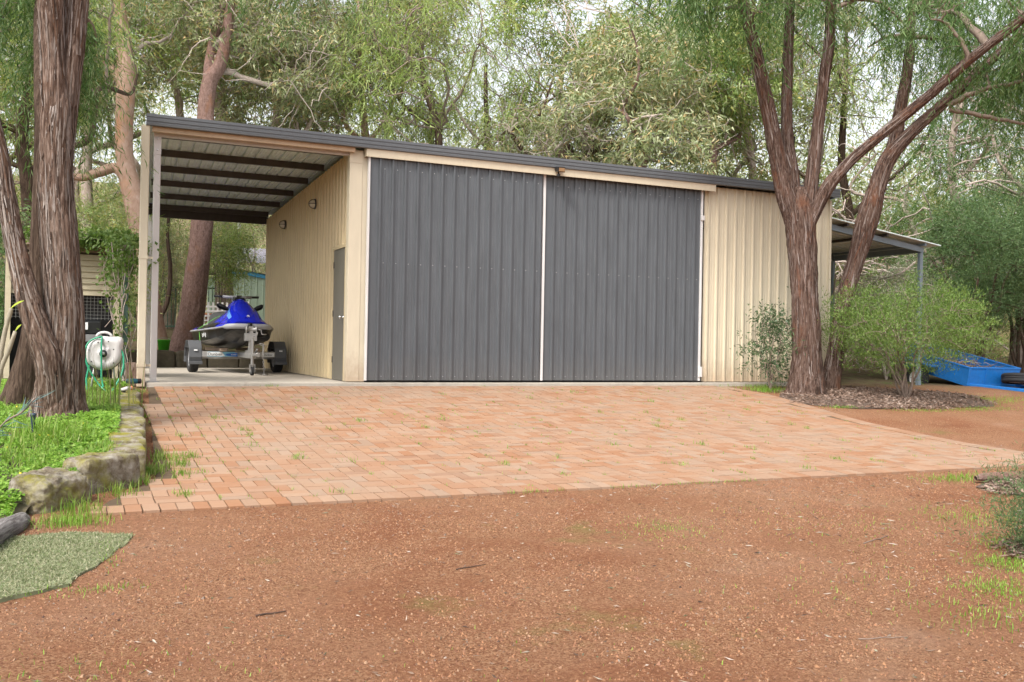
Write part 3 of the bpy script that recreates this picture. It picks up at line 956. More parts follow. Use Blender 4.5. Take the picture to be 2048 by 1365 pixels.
def bark_strips(paths, n, g, Lr=(0.14, 0.6), Wr=(0.006, 0.020), lift=0.010):
    """loose strips of bark lying along the stems, their ends lifting"""
    parts = []
    dens = []
    sm = [smooth_path(p, 0.04) for p in paths]
    wts = np.array([len(p) * p[:, 3].mean() for p in sm]); wts /= wts.sum()
    for q in range(n):
        Q = sm[g.choice(len(sm), p=wts)]
        L = g.uniform(*Lr)
        k0 = g.integers(0, max(1, len(Q) - 12))
        k1 = min(len(Q) - 1, k0 + max(3, int(L / 0.04)))
        idx = np.linspace(k0, k1, 5).astype(int)
        T = unit(Q[idx[-1], :3] - Q[idx[0], :3])
        a = g.normal(size=3); a -= T * a.dot(T); a = unit(a)
        b_ = np.cross(T, a)
        w = g.uniform(*Wr)
        sk = g.normal(0, 0.012)
        bow = np.array([g.uniform(0.2, 1.6), 0.1, 0, 0.1, g.uniform(0.2, 2.2)]) * lift
        ww = w * np.array([0.35, 0.9, 1, 0.9, 0.3]) / 2
        c_ = Q[idx, :3] + a * (Q[idx, 3] * 1.03 + 0.004 + bow)[:, None] + b_ * (np.linspace(-1, 1, 5) * sk)[:, None]
        V = np.vstack([c_ - b_ * ww[:, None], c_ + b_ * ww[:, None]])
        F = np.array([(i, i + 1, i + 6, i + 5) for i in range(4)])
        parts.append((V, F))
    return join(parts)

def skeleton_branches(limbs, vols, n1, n2, g, r1=0.045, r2=0.016, wig=0.12, arch=0.25):
    """branches that grow from the nearest stem point out to points spread through the crown volumes"""
    sk = np.vstack([smooth_path(l, 0.25) for l in limbs])
    vw = np.array([v[2] for v in vols], float); vw /= vw.sum()
    def target():
        v = vols[g.choice(len(vols), p=vw)]
        u = unit(g.normal(size=3)) * g.uniform(0.25, 1) ** (1 / 2.2)
        return np.array(v[0]) + u * np.array(v[1])
    parts, tips = [], []
    def branch(a, ra, b_, rb, n):
        t = np.linspace(0, 1, n)[:, None]
        L = np.linalg.norm(b_ - a)
        mid = (a + b_) / 2 + np.array([0, 0, arch * L]) + g.normal(size=3) * wig * L
        P = (1 - t) ** 2 * a + 2 * t * (1 - t) * mid + t ** 2 * b_
        P[1:-1] += g.normal(size=(n - 2, 3)) * wig * 0.25 * L / math.sqrt(n)
        r = ra + (rb - ra) * t[:, 0]
        return P, r
    for lev, (nn, rr) in enumerate(((n1, r1), (n2, r2))):
        new = []
        for q in range(nn):
            b_ = target()
            d = np.linalg.norm(sk[:, :3] - b_, axis=1) * (1 + 0.25 * (sk[:, 2] > b_[2] + 0.6))
            k = int(np.argmin(d))
            a = sk[k, :3]
            ra = min(sk[k, 3] * 0.7, rr * (0.7 + 0.6 * g.random()) * min(1.6, 0.5 + 0.5 * d[k]))
            P, r = branch(a, ra, b_, max(0.004, ra * 0.3), 9 if lev == 0 else 6)
            parts.append(tube(P, r, 6 if lev == 0 else 4))
            new.append(np.column_stack([P[2:], r[2:]]))
            tips.append(P[len(P) // 3:])
        sk = np.vstack([sk] + new)
    return parts, tips

def weeping_leaves(tips, n_str, g, L=(0.5, 1.3), gap=0.035, leaf=(0.08, 0.14), width=(0.008, 0.014), spread=0.35, tri=False):
    """hanging leafy strands along the twigs"""
    PP, DD = [], []
    for t_ in tips:
        m_ = max(1, g.poisson(n_str))
        for q in range(m_):
            k = g.integers(0, len(t_))
            p = t_[k] + g.normal(size=3) * 0.06
            ln = g.uniform(*L)
            n = max(4, int(ln / gap))
            s_ = np.linspace(0, 1, n)[:, None]
            h = np.append(g.normal(size=2) * spread * 1.5, 0)
            C_ = p + h * (s_ ** 0.7) * ln * 0.6 - np.array([0, 0, 1]) * (s_ ** 1.5) * ln
            PP.append(C_ + g.normal(size=(n, 3)) * 0.012)
            D = np.array([0, 0, -1.0]) * 1.0 + g.normal(size=(n, 3)) * np.array([0.62, 0.62, 0.35]) + h * 0.5
            DD.append(D)
    P = np.vstack(PP); D = np.vstack(DD)
    n = len(P)
    return leaves(P, D, g.uniform(*leaf, size=n), g.uniform(*width, size=n), g, 0.06, tri)

def clump_leaves(tips, n_leaf, g, rad=0.35, leaf=(0.08, 0.14), width=(0.02, 0.035), droop=0.5, per=2, tri=False):
    PP, DD = [], []
    for t_ in tips:
        for q in range(per):
            c = t_[g.integers(max(0, len(t_) - 4), len(t_))] + g.normal(size=3) * 0.15
            m_ = max(3, g.poisson(n_leaf / per))
            rr = rad * g.uniform(0.5, 1.2)
            P = c + g.normal(size=(m_, 3)) * rr * np.array([0.55, 0.55, 0.38])
            PP.append(P)
            DD.append(unit(P - c) * 0.6 + g.normal(size=(m_, 3)) * 0.6 + np.array([0, 0, -droop]))
    P = np.vstack(PP); D = np.vstack(DD)
    n = len(P)
    return leaves(P, D, g.uniform(*leaf, size=n), g.uniform(*width, size=n), g, 0.05, tri)

def tree(name, base, label, stems, bark, twig, leafm, vols, n1, n2, kind, seed, seg=40, amp=0.02, strips=0, lobes=0.0, strand=9.0, ring=0.035, group=None, cat='tree', r1=0.045, r2=0.016, fat=1.0, bare=0, thin=(), arch=0.25, wig=0.12, **kw):
    g = np.random.default_rng(seed)
    root = empty(name, base)
    tag(root, label, cat, group)
    b_ = np.array(base)
    Vt, Ft = join([bark_tube([(q[0], q[1], q[2], q[3] * fat) for q in p], seg, amp, seed + i, lobes=lobes if i == 0 else 0, strand=strand, ring=ring) for i, p in enumerate(stems)])
    limbs = [np.array(p) for p in stems] + [np.array(p) for p in thin]
    parts, tips = skeleton_branches([l for k, l in enumerate(limbs) if k > 0 or len(limbs) == 1] or limbs, vols, n1, n2, g, r1, r2, wig, arch)
    for p in thin:
        q = smooth_path(p, 0.12)
        parts.append(tube(q[:, :3] + g.normal(size=(len(q), 3)) * 0.012, q[:, 3], 6))
    for q in range(bare):       # fine bare twigs that crook out of the branches
        t_ = tips[g.integers(0, len(tips))]
        p = t_[g.integers(0, len(t_))]
        d = unit(g.normal(size=3) * np.array([1, 1, 0.7])) * g.uniform(0.5, 1.6)
        P = p + np.outer(np.linspace(0, 1, 7), d) + np.vstack([np.zeros((1, 3)), np.cumsum(g.normal(size=(6, 3)) * 0.07, axis=0)])
        parts.append(tube(P, np.linspace(0.014, 0.005, 7) * g.uniform(0.7, 1.5), 3))
    V, F = join(parts)
    mi = np.concatenate([np.zeros(len(Ft)), np.ones(len(F))])
    V, F = join([(Vt, Ft), (V, F)])
    tr = mk('trunk', V, F, None, root, True, b_, mats=[bark, twig], midx=mi)
    if strips:
        V, F = bark_strips([[(q[0], q[1], q[2], q[3] * fat) for q in p] for p in stems], strips, g)
        so = mk('bark_strips', V, F, 'strip_red' if bark == 'bark_red' else 'strip_grey', tr, True, b_)
        so['kind'] = 'stuff'
    if kind == 'weep':
        V, F = weeping_leaves(tips, g=g, **kw)
    else:
        V, F = clump_leaves(tips, g=g, **kw)
    mk('crown', V, F, leafm, root, False, b_)
    return root, len(F)
NL = 0

RT_MAIN=[(7.53,-1.33,-0.25,0.50),(7.55,-1.34,0.02,0.42),(7.55,-1.34,0.45,0.355),(7.52,-1.33,1.15,0.318),(7.48,-1.31,1.84,0.31),(7.42,-1.29,2.54,0.335),(7.38,-1.27,3.06,0.34),(7.37,-1.27,3.45,0.16)]
RT_S1=[(7.42,-1.27,2.2,0.10),(7.34,-1.24,2.7,0.20),(7.14,-1.21,3.31,0.235),(6.93,-1.18,4.08,0.19),(6.69,-1.18,4.92,0.17),(6.46,-1.19,5.66,0.145),(6.21,-1.18,6.39,0.12),(5.98,-1.19,7.19,0.10),(5.54,-1.33,8.23,0.06)]
RT_S2=[(7.45,-1.22,2.60,0.10),(7.41,-1.07,3.62,0.155),(7.37,-0.94,4.43,0.138),(7.42,-0.86,5.35,0.128),(7.50,-0.79,6.36,0.115),(7.58,-0.72,7.48,0.10),(7.76,-0.58,9.02,0.06)]
RT_S3=[(7.46,-1.30,2.3,0.10),(7.50,-1.32,2.85,0.18),(7.56,-1.36,3.50,0.165),(7.63,-1.39,4.29,0.139),(7.71,-1.43,5.16,0.131),(7.80,-1.47,5.95,0.122),(7.82,-1.49,6.73,0.113),(7.90,-1.53,7.78,0.096),(8.00,-1.58,9.00,0.05)]
RT_S4=[(7.45,-1.36,2.55,0.09),(7.64,-1.61,3.34,0.155),(7.94,-1.86,3.85,0.128),(8.26,-2.23,4.27,0.118),(8.70,-2.76,4.83,0.112),(9.11,-3.28,5.40,0.106),(9.54,-3.92,5.96,0.095),(9.79,-4.59,6.46,0.069)]
RT2_MAIN=[(8.46,-0.88,-0.25,0.26),(8.56,-0.92,0.45,0.20),(8.72,-1.00,1.55,0.195),(8.89,-1.08,2.28,0.205),(9.09,-1.18,3.11,0.25),(9.20,-1.23,3.57,0.195),(9.38,-1.31,4.12,0.19),(9.74,-1.48,4.60,0.146),(10.31,-1.74,5.19,0.123),(10.88,-2.01,5.79,0.110),(11.70,-2.39,6.63,0.091),(12.51,-2.76,7.47,0.064)]
RT2_B=[(9.22,-1.24,3.5,0.09),(9.56,-1.29,4.42,0.156),(9.73,-1.25,5.09,0.138),(9.92,-1.23,5.86,0.121),(10.04,-1.18,6.82,0.103),(10.08,-1.21,8.13,0.065)]
RT2_C=[(10.32,-1.80,5.10,0.054),(10.64,-2.11,5.33,0.045),(11.26,-2.62,5.51,0.03)]
RT2_D=[(10.36,-1.80,5.05,0.050),(10.81,-2.30,4.86,0.04),(11.28,-2.74,4.69,0.025)]
LT_MAIN=[(-4.21,-3.58,-0.34,0.36),(-4.22,-3.58,-0.05,0.30),(-4.20,-3.59,0.25,0.262),(-4.18,-3.60,0.79,0.235),(-4.22,-3.58,1.30,0.222),(-4.26,-3.57,1.81,0.212),(-4.28,-3.56,2.12,0.204),(-4.28,-3.56,2.53,0.20),(-4.27,-3.57,2.94,0.19),(-4.27,-3.57,3.35,0.09)]
LT_L=[(-4.28,-3.56,2.2,0.08),(-4.29,-3.57,2.65,0.14),(-4.32,-3.60,3.13,0.150),(-4.34,-3.59,3.59,0.148),(-4.37,-3.64,4.03,0.143),(-4.42,-3.67,4.61,0.126),(-4.53,-3.73,5.46,0.090),(-4.7,-3.6,6.6,0.05)]
LT_R=[(-4.26,-3.57,2.2,0.08),(-4.22,-3.56,2.65,0.12),(-4.19,-3.54,3.21,0.140),(-4.16,-3.50,3.63,0.150),(-4.13,-3.46,4.12,0.145),(-4.06,-3.39,4.78,0.126),(-3.85,-3.0,5.83,0.10),(-3.1,-2.0,6.9,0.07),(-2.2,-1.0,7.4,0.04)]
LT_S=[(-4.26,-3.70,-0.15,0.16),(-4.31,-3.76,0.34,0.165),(-4.42,-3.76,0.69,0.144),(-4.55,-3.71,1.13,0.124),(-4.65,-3.66,1.58,0.110),(-4.72,-3.63,1.97,0.105),(-4.80,-3.60,2.47,0.090),(-4.94,-3.54,3.07,0.080),(-5.09,-3.0,3.76,0.065),(-5.2,-2.0,5.0,0.045)]
LT2=[(-4.66,-2.55,-0.30,0.25),(-4.59,-2.59,0.08,0.165),(-4.51,-2.62,0.53,0.137),(-4.46,-2.65,1.02,0.124),(-4.44,-2.66,1.57,0.118),(-4.43,-2.67,2.12,0.112),(-4.43,-2.67,2.78,0.106),(-4.46,-2.5,3.50,0.095),(-4.5,-1.9,4.54,0.077),(-4.4,-1.2,5.6,0.05)]

r, n = tree('willow_leaf_tree', (7.53, -1.33, -0.17), 'large red-barked tree that forks into four stems in front of the cream wall',
     [RT_MAIN, RT_S1, RT_S2, RT_S3, RT_S4], 'bark_red', 'twig_grey', 'leaf_pep',
     [((5.9, -1.3, 7.2), (1.8, 1.4, 1.5), 3.2), ((7.5, -1.2, 7.6), (1.6, 1.4, 1.2), 2), ((9.2, -3.3, 6.6), (1.6, 1.5, 1.0), 2.2), ((4.6, -1.8, 6.8), (1.0, 1.0, 1.0), 1.9)], 30, 170, 'weep', 101,
     seg=72, amp=0.055, strips=2600, lobes=0.07, fat=0.68, n_str=5.6, L=(0.35, 1.35), leaf=(0.12, 0.20), width=(0.013, 0.021), gap=0.042)
NL += n
r, n = tree('leaning_willow_leaf_tree', (8.46, -0.88, -0.13), 'leaning brown-barked tree with a knotted bend, just right of the forked red tree',
     [RT2_MAIN, RT2_B], 'bark_red', 'twig_grey', 'leaf_pep',
     [((11.3, -2.2, 6.6), (1.7, 1.2, 1.0), 3), ((10.0, -1.2, 7.2), (1.4, 1.2, 1.2), 2), ((12.2, -2.0, 5.8), (1.0, 1.0, 0.9), 1.6)], 26, 130, 'weep', 102,
     seg=56, amp=0.042, strips=1100, lobes=0.05, fat=0.74, n_str=5.6, L=(0.35, 1.4), leaf=(0.12, 0.20), width=(0.013, 0.021), gap=0.042, thin=[RT2_C, RT2_D])
NL += n
r, n = tree('grey_barked_tree', (-4.21, -3.58, -0.2), 'thick grey-brown stringy-barked tree at the left, its second stem leaning left',
     [LT_MAIN, LT_L, LT_R, LT_S], 'bark_grey', 'twig_grey', 'leaf_pep',
     [((-2.2, -0.8, 6.3), (1.5, 1.3, 0.9), 3.0), ((-5.0, -1.6, 5.3), (0.9, 1.2, 0.9), 2.2), ((-3.6, -2.2, 6.8), (1.4, 1.4, 0.8), 1.6), ((-0.6, 0.2, 6.6), (0.9, 0.9, 0.6), 1.2)], 26, 120, 'weep', 103,
     seg=104, amp=0.036, strips=2600, lobes=0.035, fat=0.78, strand=10, n_str=4.2, L=(0.4, 1.5), leaf=(0.10, 0.17), width=(0.010, 0.016), gap=0.04)
NL += n
r, n = tree('dark_trunked_tree', (-4.66, -2.55, -0.2), 'dark slanting trunk with flared roots behind the thick tree at the left edge',
     [LT2], 'bark_dark', 'twig_grey', 'leaf_pep',
     [((-4.6, -0.6, 4.9), (1.0, 0.9, 0.9), 3), ((-4.05, -0.9, 4.3), (0.3, 0.5, 0.7), 1.2)], 14, 70, 'weep', 104, seg=52, amp=0.03, strips=0, lobes=0.06, fat=0.85, n_str=4.4, L=(0.4, 1.6), leaf=(0.10, 0.16), width=(0.010, 0.016), gap=0.04)
NL += n

GUM1=[(-2.30,8.9,0.2,0.33),(-2.45,8.97,1.0,0.28),(-2.58,9.03,1.94,0.262),(-2.68,9.07,2.97,0.251),(-2.84,9.14,3.76,0.240),(-3.05,9.23,4.67,0.194),(-3.08,9.25,5.58,0.194),(-3.06,9.23,6.61,0.194),(-3.12,9.26,7.41,0.171),(-3.23,9.31,8.09,0.137),(-3.36,9.36,9.23,0.114),(-3.53,9.43,11.16,0.06)]
GUM1B=[(-2.91,9.17,3.93,0.125),(-3.20,9.31,4.46,0.114),(-3.56,9.47,4.38,0.114),(-3.92,9.64,4.25,0.091),(-4.28,9.80,4.30,0.06)]
GUM1C=[(-3.08,9.25,6.3,0.10),(-3.5,9.4,6.9,0.08),(-4.0,9.3,7.0,0.06),(-4.4,9.2,7.6,0.04)]
GUM2=[(-1.86,8.70,0.0,0.40),(-1.80,8.68,0.25,0.342),(-1.65,8.61,0.93,0.285),(-1.53,8.55,1.96,0.251),(-1.44,8.50,2.99,0.240),(-1.38,8.47,4.02,0.228),(-1.35,8.46,4.93,0.217),(-1.39,8.47,5.73,0.183),(-1.32,8.43,6.47,0.171),(-1.12,8.34,6.88,0.148),(-0.98,8.27,7.68,0.114),(-0.85,8.21,9.05,0.07)]
GUM2B=[(-1.38,8.46,6.30,0.125),(-1.23,8.83,7.34,0.116),(-0.98,9.15,8.41,0.095),(-0.92,9.34,9.67,0.06)]
GUM3=[(-0.15,13.4,0.5,0.30),(-0.18,13.43,1.16,0.252),(-0.22,13.45,2.28,0.238),(-0.28,13.47,3.54,0.238),(-0.27,13.46,4.52,0.238),(-0.24,13.44,5.92,0.210),(-0.41,13.52,7.32,0.168),(-0.5,13.6,9.3,0.08)]
GK = dict(bare=150, tri=True, rad=0.40, leaf=(0.11, 0.19), width=(0.03, 0.048), r1=0.06, r2=0.026)
r, n = tree('salmon_gum', (-2.35, 8.9, 0.35), 'smooth salmon-pink gum trunk rising left of the carport post', [GUM1, GUM1B, GUM1C], 'bark_salmon', 'twig_pale', 'leaf_gum',
     [((-3.6, 9.6, 9.6), (2.4, 1.8, 2.4), 2), ((-5.0, 9.8, 6.0), (1.5, 1.2, 1.5), 1.2)], 22, 120, 'clump', 105, seg=32, amp=0.006, n_leaf=76, wig=0.25, **GK)
NL += n
r, n = tree('brown_gum', (-1.84, 8.7, 0.35), 'rough brown gum trunk seen through the carport behind the watercraft', [GUM2, GUM2B], 'bark_brown', 'twig_pale', 'leaf_gum',
     [((-0.6, 8.8, 9.4), (2.4, 1.8, 2.2), 2), ((0.6, 8.6, 7.2), (1.5, 1.4, 1.2), 1)], 24, 120, 'clump', 106, seg=44, amp=0.02, strand=14, n_leaf=76, wig=0.25, **GK)
NL += n
r, n = tree('pale_gum', (-0.15, 13.4, 0.8), 'pale straight gum trunk seen through the carport, right of the brown trunk', [GUM3], 'bark_pale', 'twig_pale', 'leaf_gum_g',
     [((-0.3, 13.6, 9.8), (2.8, 2.0, 2.6), 2), ((1.4, 13.2, 7.4), (1.8, 1.6, 1.6), 1)], 22, 120, 'clump', 107, seg=26, amp=0.01, n_leaf=76, wig=0.25, **GK)
NL += n

# the trees behind the shed: position, trunk wander, height, look
def wood_tree(name, label, x, y, h, crad, bark, twig, leafm, kind, seed, rb=0.2, lean=(0, 0), crown0=0.45, forks=3, n1=24, n2=130, **kw):
    global NL
    g = np.random.default_rng(seed)
    z0 = float(ground_z(x, y))
    t = np.linspace(0, 1, 8)
    wob = np.cumsum(g.normal(size=(8, 2)) * 0.16, axis=0); wob[0] = 0
    main = [(x + lean[0] * q + wob[i, 0], y + lean[1] * q + wob[i, 1], z0 - 0.15 + h * 0.8 * q, rb * (1 - 0.75 * q) * (1.25 if i == 0 else 1)) for i, q in enumerate(t)]
    stems = [main]
    for k in range(forks):
        i = g.integers(2, 6)
        p = np.array(main[i])
        ang = g.uniform(0, 2 * np.pi)
        L = h * g.uniform(0.3, 0.5)
        o_ = np.array([math.cos(ang), math.sin(ang)])
        st = []
        for q in np.linspace(0, 1, 6):
            w_ = g.normal(size=3) * 0.10 * L * (q > 0)
            st.append((p[0] + o_[0] * L * 0.6 * q ** 0.8 + w_[0], p[1] + o_[1] * L * 0.6 * q ** 0.8 + w_[1], p[2] + L * 0.8 * q + w_[2] * 0.5, p[3] * 0.6 * (1 - 0.7 * q)))
        stems.append(st)
    top = main[-1]
    c = np.array([x + lean[0] * 0.8, y + lean[1] * 0.8, z0 + h * (crown0 + 1) / 2])
    vols = [(tuple(c), (crad, crad, h * (1 - crown0) / 2), 2.0)]
    for k in range(4):
        d = unit(g.normal(size=3)) * np.array([1, 1, 0.5])
        vols.append((tuple(c + d * np.array([crad, crad, h * (1 - crown0) / 2]) * 0.7), (crad * 0.6, crad * 0.6, crad * 0.5), 0.9))
    _, n = tree(name, (x, y, z0), label, stems, bark, twig, leafm, vols, n1, n2, kind, seed, seg=20, amp=0.012, ring=0.12, wig=0.22, **kw)
    NL += n
CK = dict(bare=170, tri=True, rad=0.40, leaf=(0.12, 0.21), width=(0.035, 0.055), n_leaf=82, r1=0.08, r2=0.032)
WK = dict(bare=70, tri=True, n_str=4.2, L=(0.3, 0.9), gap=0.055, leaf=(0.13, 0.22), width=(0.020, 0.032), spread=0.8, r1=0.06, r2=0.024)
SPEC = [
 # x, y, height, crown radius, habit, bark, twig, leaf, label
 (-5.0, 6.8, 9.5, 2.0, 'weep', 'bark_dark', 'twig_grey', 'leaf_pep_y', 'light green weeping tree behind the thick trunk at the left edge'),
 (-4.0, 14.1, 13,  3.0, 'clump', 'bark_pale', 'twig_pale', 'leaf_gum', 'olive gum with pale branches between the thick left tree and the salmon trunk'),
 (-1.5, 16.2, 14,  3.2, 'clump', 'bark_pale', 'twig_pale', 'leaf_gum_g', 'tall gum with twisted pale limbs above the carport roof corner'),
 (0.9, 11.3, 12,  2.8, 'clump', 'bark_pale', 'twig_pale', 'leaf_gum', 'olive gum with drooping branches above the carport bay'),
 (3.3, 11.8, 12.5, 2.9, 'clump', 'bark_salmon', 'twig_pale', 'leaf_gum', 'dense reddish-olive gum over the corner where carport meets shed'),
 (4.0, 8.2, 10.5, 2.4, 'weep', 'bark_dark', 'twig_grey', 'leaf_pep_y', 'yellow-green willow-leaved tree behind the left sliding door'),
 (7.5, 13.2, 11,  2.3, 'weep', 'bark_dark', 'twig_grey', 'leaf_pep_y', 'pale lime feathery tree just under the open patch of sky'),
 (9.3, 11.3, 13, 2.4, 'clump', 'bark_pale', 'twig_pale', 'leaf_gum_g', 'green gum just right of the open patch of sky'),
 (9.0, 7.0, 10.0, 2.3, 'clump', 'bark_brown', 'twig_pale', 'leaf_gum', 'leafy gum behind the right sliding door'),
 (11.9, 7.9, 12.5, 2.6, 'clump', 'bark_brown', 'twig_pale', 'leaf_gum_g', 'brown-trunked gum behind the roof, left of the forked red tree'),
 (14.9, 8.7, 13, 2.8, 'clump', 'bark_pale', 'twig_pale', 'leaf_gum', 'tall olive gum behind the stems of the forked red tree'),
 (17.9, 8.4, 13, 3.0, 'weep', 'bark_dark', 'twig_grey', 'leaf_pep_y', 'light weeping tree behind the lean-to roof'),
 (18.8, 5.8, 12, 2.8, 'weep', 'bark_pale', 'twig_pale', 'leaf_pep', 'fine-leaved weeping tree behind the right end of the lean-to'),
 (18.2, 2.8, 10, 2.6, 'weep', 'bark_pale', 'twig_pale', 'leaf_pep', 'weeping green tree at the right edge above the blue trailer'),
]
for q, (tx, ty, h, rad, kd, bk, tw, lf, lb) in enumerate(SPEC):
    kw = CK if kd == 'clump' else WK
    wood_tree('gum_tree' if kd == 'clump' else 'weeping_tree', lb, tx, ty, h, rad, bk, tw, lf, kd, 200 + q, rb=0.20, crown0=0.30 if kd == 'weep' else 0.32, n1=28, n2=210, group='trees behind the shed', **kw)

# low understorey, and the wood far beyond that reads as one mass
def far_wood():
    g = np.random.default_rng(77)
    PP, DD = [], []
    for q in range(5300):
        low = q > 4200      # the thicket that closes the view low down
        u_ = g.uniform(-40, 46) if not low else g.uniform(5, 26); d_ = g.uniform(37, 60) if not low else g.uniform(31, 38)        # metres across and into the wood
        p = np.array([-4.1 + 0.909 * u_ + 0.417 * d_, -14.5 - 0.417 * u_ + 0.909 * d_, 0.0])
        p[2] = float(ground_z(p[0], p[1]))
        top = 9.5 + 4.5 * vnoise(np.array([u_ / 4.5, d_ / 9, 1.0]), 5)
        # the wood thins where the sky shows
        gap = max(math.exp(-(u_ / 2.2) ** 2), 0.9 * math.exp(-((u_ - 4.6) / 1.7) ** 2))
        top -= 6.0 * gap
        if low: top = 6.5
        c = p + np.array([0, 0, 0.2 + max(2.5, top) * g.random() ** 1.15])
        m_ = 46
        P = c + g.normal(size=(m_, 3)) * np.array([0.8, 0.8, 0.6])
        PP.append(P)
        DD.append(g.normal(size=(m_, 3)) + np.array([0, 0, -0.6]))
    P = np.vstack(PP); D = np.vstack(DD)
    n = len(P)
    V, F = leaves(P, D, g.uniform(0.16, 0.28, n), g.uniform(0.05, 0.08, n), g, 0, True)
    o = mk('far_woodland', V, F, 'leaf_far')
    tag(o, 'pale hazy green woodland far behind the shed', 'woodland', kind='stuff')
    return n
NL += far_wood()
print('leaves', NL)

# ================================================================== WATERCRAFT ON ITS TRAILER
MAT['blue_gel'] = paint('blue_gelcoat', (0.005, 0.015, 0.44), 0.08, 0.15)
MAT['grey_bumper'] = paint('grey_bumper', (0.32, 0.32, 0.335), 0.5, 0.06)
MAT['hull_black'] = paint('black_hull', (0.010, 0.010, 0.011), 0.3, 0.2)
MAT['seat_grey'] = paint('dark_grey_vinyl', (0.05, 0.052, 0.055), 0.6, 0.15)
MAT['guard'] = paint('grey_plastic_guard', (0.085, 0.088, 0.095), 0.55, 0.08)
MAT['sticker_white'] = paint('white_print', (0.75, 0.76, 0.76), 0.4, 0.03)
MAT['sticker_sky'] = paint('sky_blue_print', (0.20, 0.50, 0.68), 0.4, 0.04)
MAT['sticker_flash'] = paint('light_blue_flash', (0.10, 0.28, 0.72), 0.15, 0.05)  # reflected light streaks on the hood sides, painted as pale stripes
MAT['sticker_blue'] = paint('royal_blue_print', (0.01, 0.13, 0.50), 0.4, 0.04)
MAT['print_black'] = paint('black_print', (0.01, 0.01, 0.012), 0.5, 0.02)
MAT['strap'] = paint('lime_webbing', (0.15, 0.62, 0.06), 0.8, 0.1)
MAT['rust'] = paint('rusty_steel', (0.22, 0.09, 0.045), 0.8, 0.3)

def words(name, body, size, mat, parent, loc, rot, extrude=0.001, shear=0.0):
    cu = bpy.data.curves.new(name, 'FONT')
    cu.body = body
    cu.size = size
    cu.extrude = extrude
    cu.shear = shear
    cu.align_x = 'CENTER'
    cu.align_y = 'CENTER'
    o = bpy.data.objects.new(name, cu)
    link(o)
    dg = bpy.context.evaluated_depsgraph_get()
    me = bpy.data.meshes.new_from_object(o.evaluated_get(dg))
    bpy.data.objects.remove(o)
    me.materials.clear()
    me.materials.append(MAT[mat])
    q = link(bpy.data.objects.new(name, me))
    q.parent = parent
    q.location = loc
    q.rotation_euler = rot
    return q

def tyre(name, parent, c, R_, w, axis='x', rim_mat='galv', n=36):
    mb = MB()
    h = w / 2
    prof = [(R_ * 0.60, -h * 0.7), (R_ * 0.72, -h), (R_ * 0.90, -h * 0.98), (R_ * 0.98, -h * 0.78), (R_, -h * 0.6), (R_, -h * 0.28), (R_ * 0.972, -h * 0.25), (R_ * 0.972, -h * 0.18), (R_, -h * 0.15), (R_, h * 0.15), (R_ * 0.972, h * 0.18), (R_ * 0.972, h * 0.25), (R_, h * 0.28), (R_, h * 0.6), (R_ * 0.98, h * 0.78), (R_ * 0.90, h * 0.98), (R_ * 0.72, h), (R_ * 0.60, h * 0.7)]
    mb.lathe(prof, (0, 0, 0), axis, n)
    wh = mb.build(name, 'rubber', parent, True)
    wh.location = c
    rm = MB().lathe([(R_ * 0.605, -h * 0.75), (R_ * 0.55, -h * 0.6), (R_ * 0.50, -h * 0.2), (R_ * 0.22, -h * 0.25), (R_ * 0.16, -h * 0.55), (0, -h * 0.6)], (0, 0, 0), axis, n)
    rm.lathe([(R_ * 0.605, h * 0.75), (R_ * 0.55, h * 0.6), (R_ * 0.50, h * 0.2), (R_ * 0.22, h * 0.25), (R_ * 0.16, h * 0.5), (0, h * 0.5)], (0, 0, 0), axis, n)
    rm.build('rim', rim_mat, wh, True)
    return wh

tl = empty('watercraft_trailer', (-1.265, 4.30, 0.0), (0, 0, 0.03))
tag(tl, 'galvanised single-axle trailer under the blue watercraft in the carport', 'trailer')
fm = MB()
fm.bar((0, -1.72, 0.34), (0, 1.75, 0.34), 0.07, 0.09)
for sx in (-1, 1):
    fm.bar((sx * 0.62, -0.30, 0.345), (sx * 0.62, 1.5, 0.345), 0.05, 0.08)
fm.bar((-0.62, 1.45, 0.345), (0.62, 1.45, 0.345), 0.05, 0.07)
fm.bar((-0.70, 0.0, 0.275), (0.70, 0.0, 0.275), 0.05, 0.05)
fm.build('frame', 'galv', tl, bevel=0.006)
rail = MB().box((-0.66, -0.362, 0.295), (0.66, -0.305, 0.395)).build('cross_rail', 'galv', tl, bevel=0.004)
# printed stickers on the rail
MB().box((-0.57, -0.3665, 0.302), (-0.08, -0.3625, 0.388)).build('sticker', 'sticker_sky', rail)
MB().add([(-0.57, -0.3685, 0.31), (-0.26, -0.3685, 0.31), (-0.31, -0.3685, 0.383), (-0.57, -0.3685, 0.383)], [(0, 1, 2, 3)]).build('sticker', 'sticker_white', rail)
ov = [(0.225 * math.cos(a), 0.033 * math.sin(a)) for a in np.linspace(0, 2 * math.pi, 24, endpoint=False)]
MB().prism([(u - 0.03, w + 0.337) for u, w in ov], -0.371, -0.369, 'y').build('sticker', 'sticker_blue', rail)
MB().lathe([(0, -0.004), (0.046, -0.004), (0.046, 0.0)], (0.275, -0.3645, 0.345), 'y', 20).build('sticker', 'sticker_white', rail)
MB().prism([(0.26, 0.335), (0.275, 0.37), (0.29, 0.335), (0.283, 0.325), (0.267, 0.325)], -0.3705, -0.3688, 'y').build('sticker', 'print_black', rail)
words('lettering', 'Dunbier', 0.078, 'print_black', rail, (-0.435, -0.3705, 0.344), (R(90), 0, 0))
words('lettering', 'BOAT TRAILERS', 0.034, 'sticker_white', rail, (-0.03, -0.3725, 0.337), (R(90), 0, 0))
MB().box((0.42, -0.3665, 0.305), (0.64, -0.3625, 0.375)).build('sticker', 'sticker_white', rail)
words('lettering', 'Dunbier', 0.05, 'print_black', rail, (0.53, -0.3685, 0.34), (R(90), 0, 0))
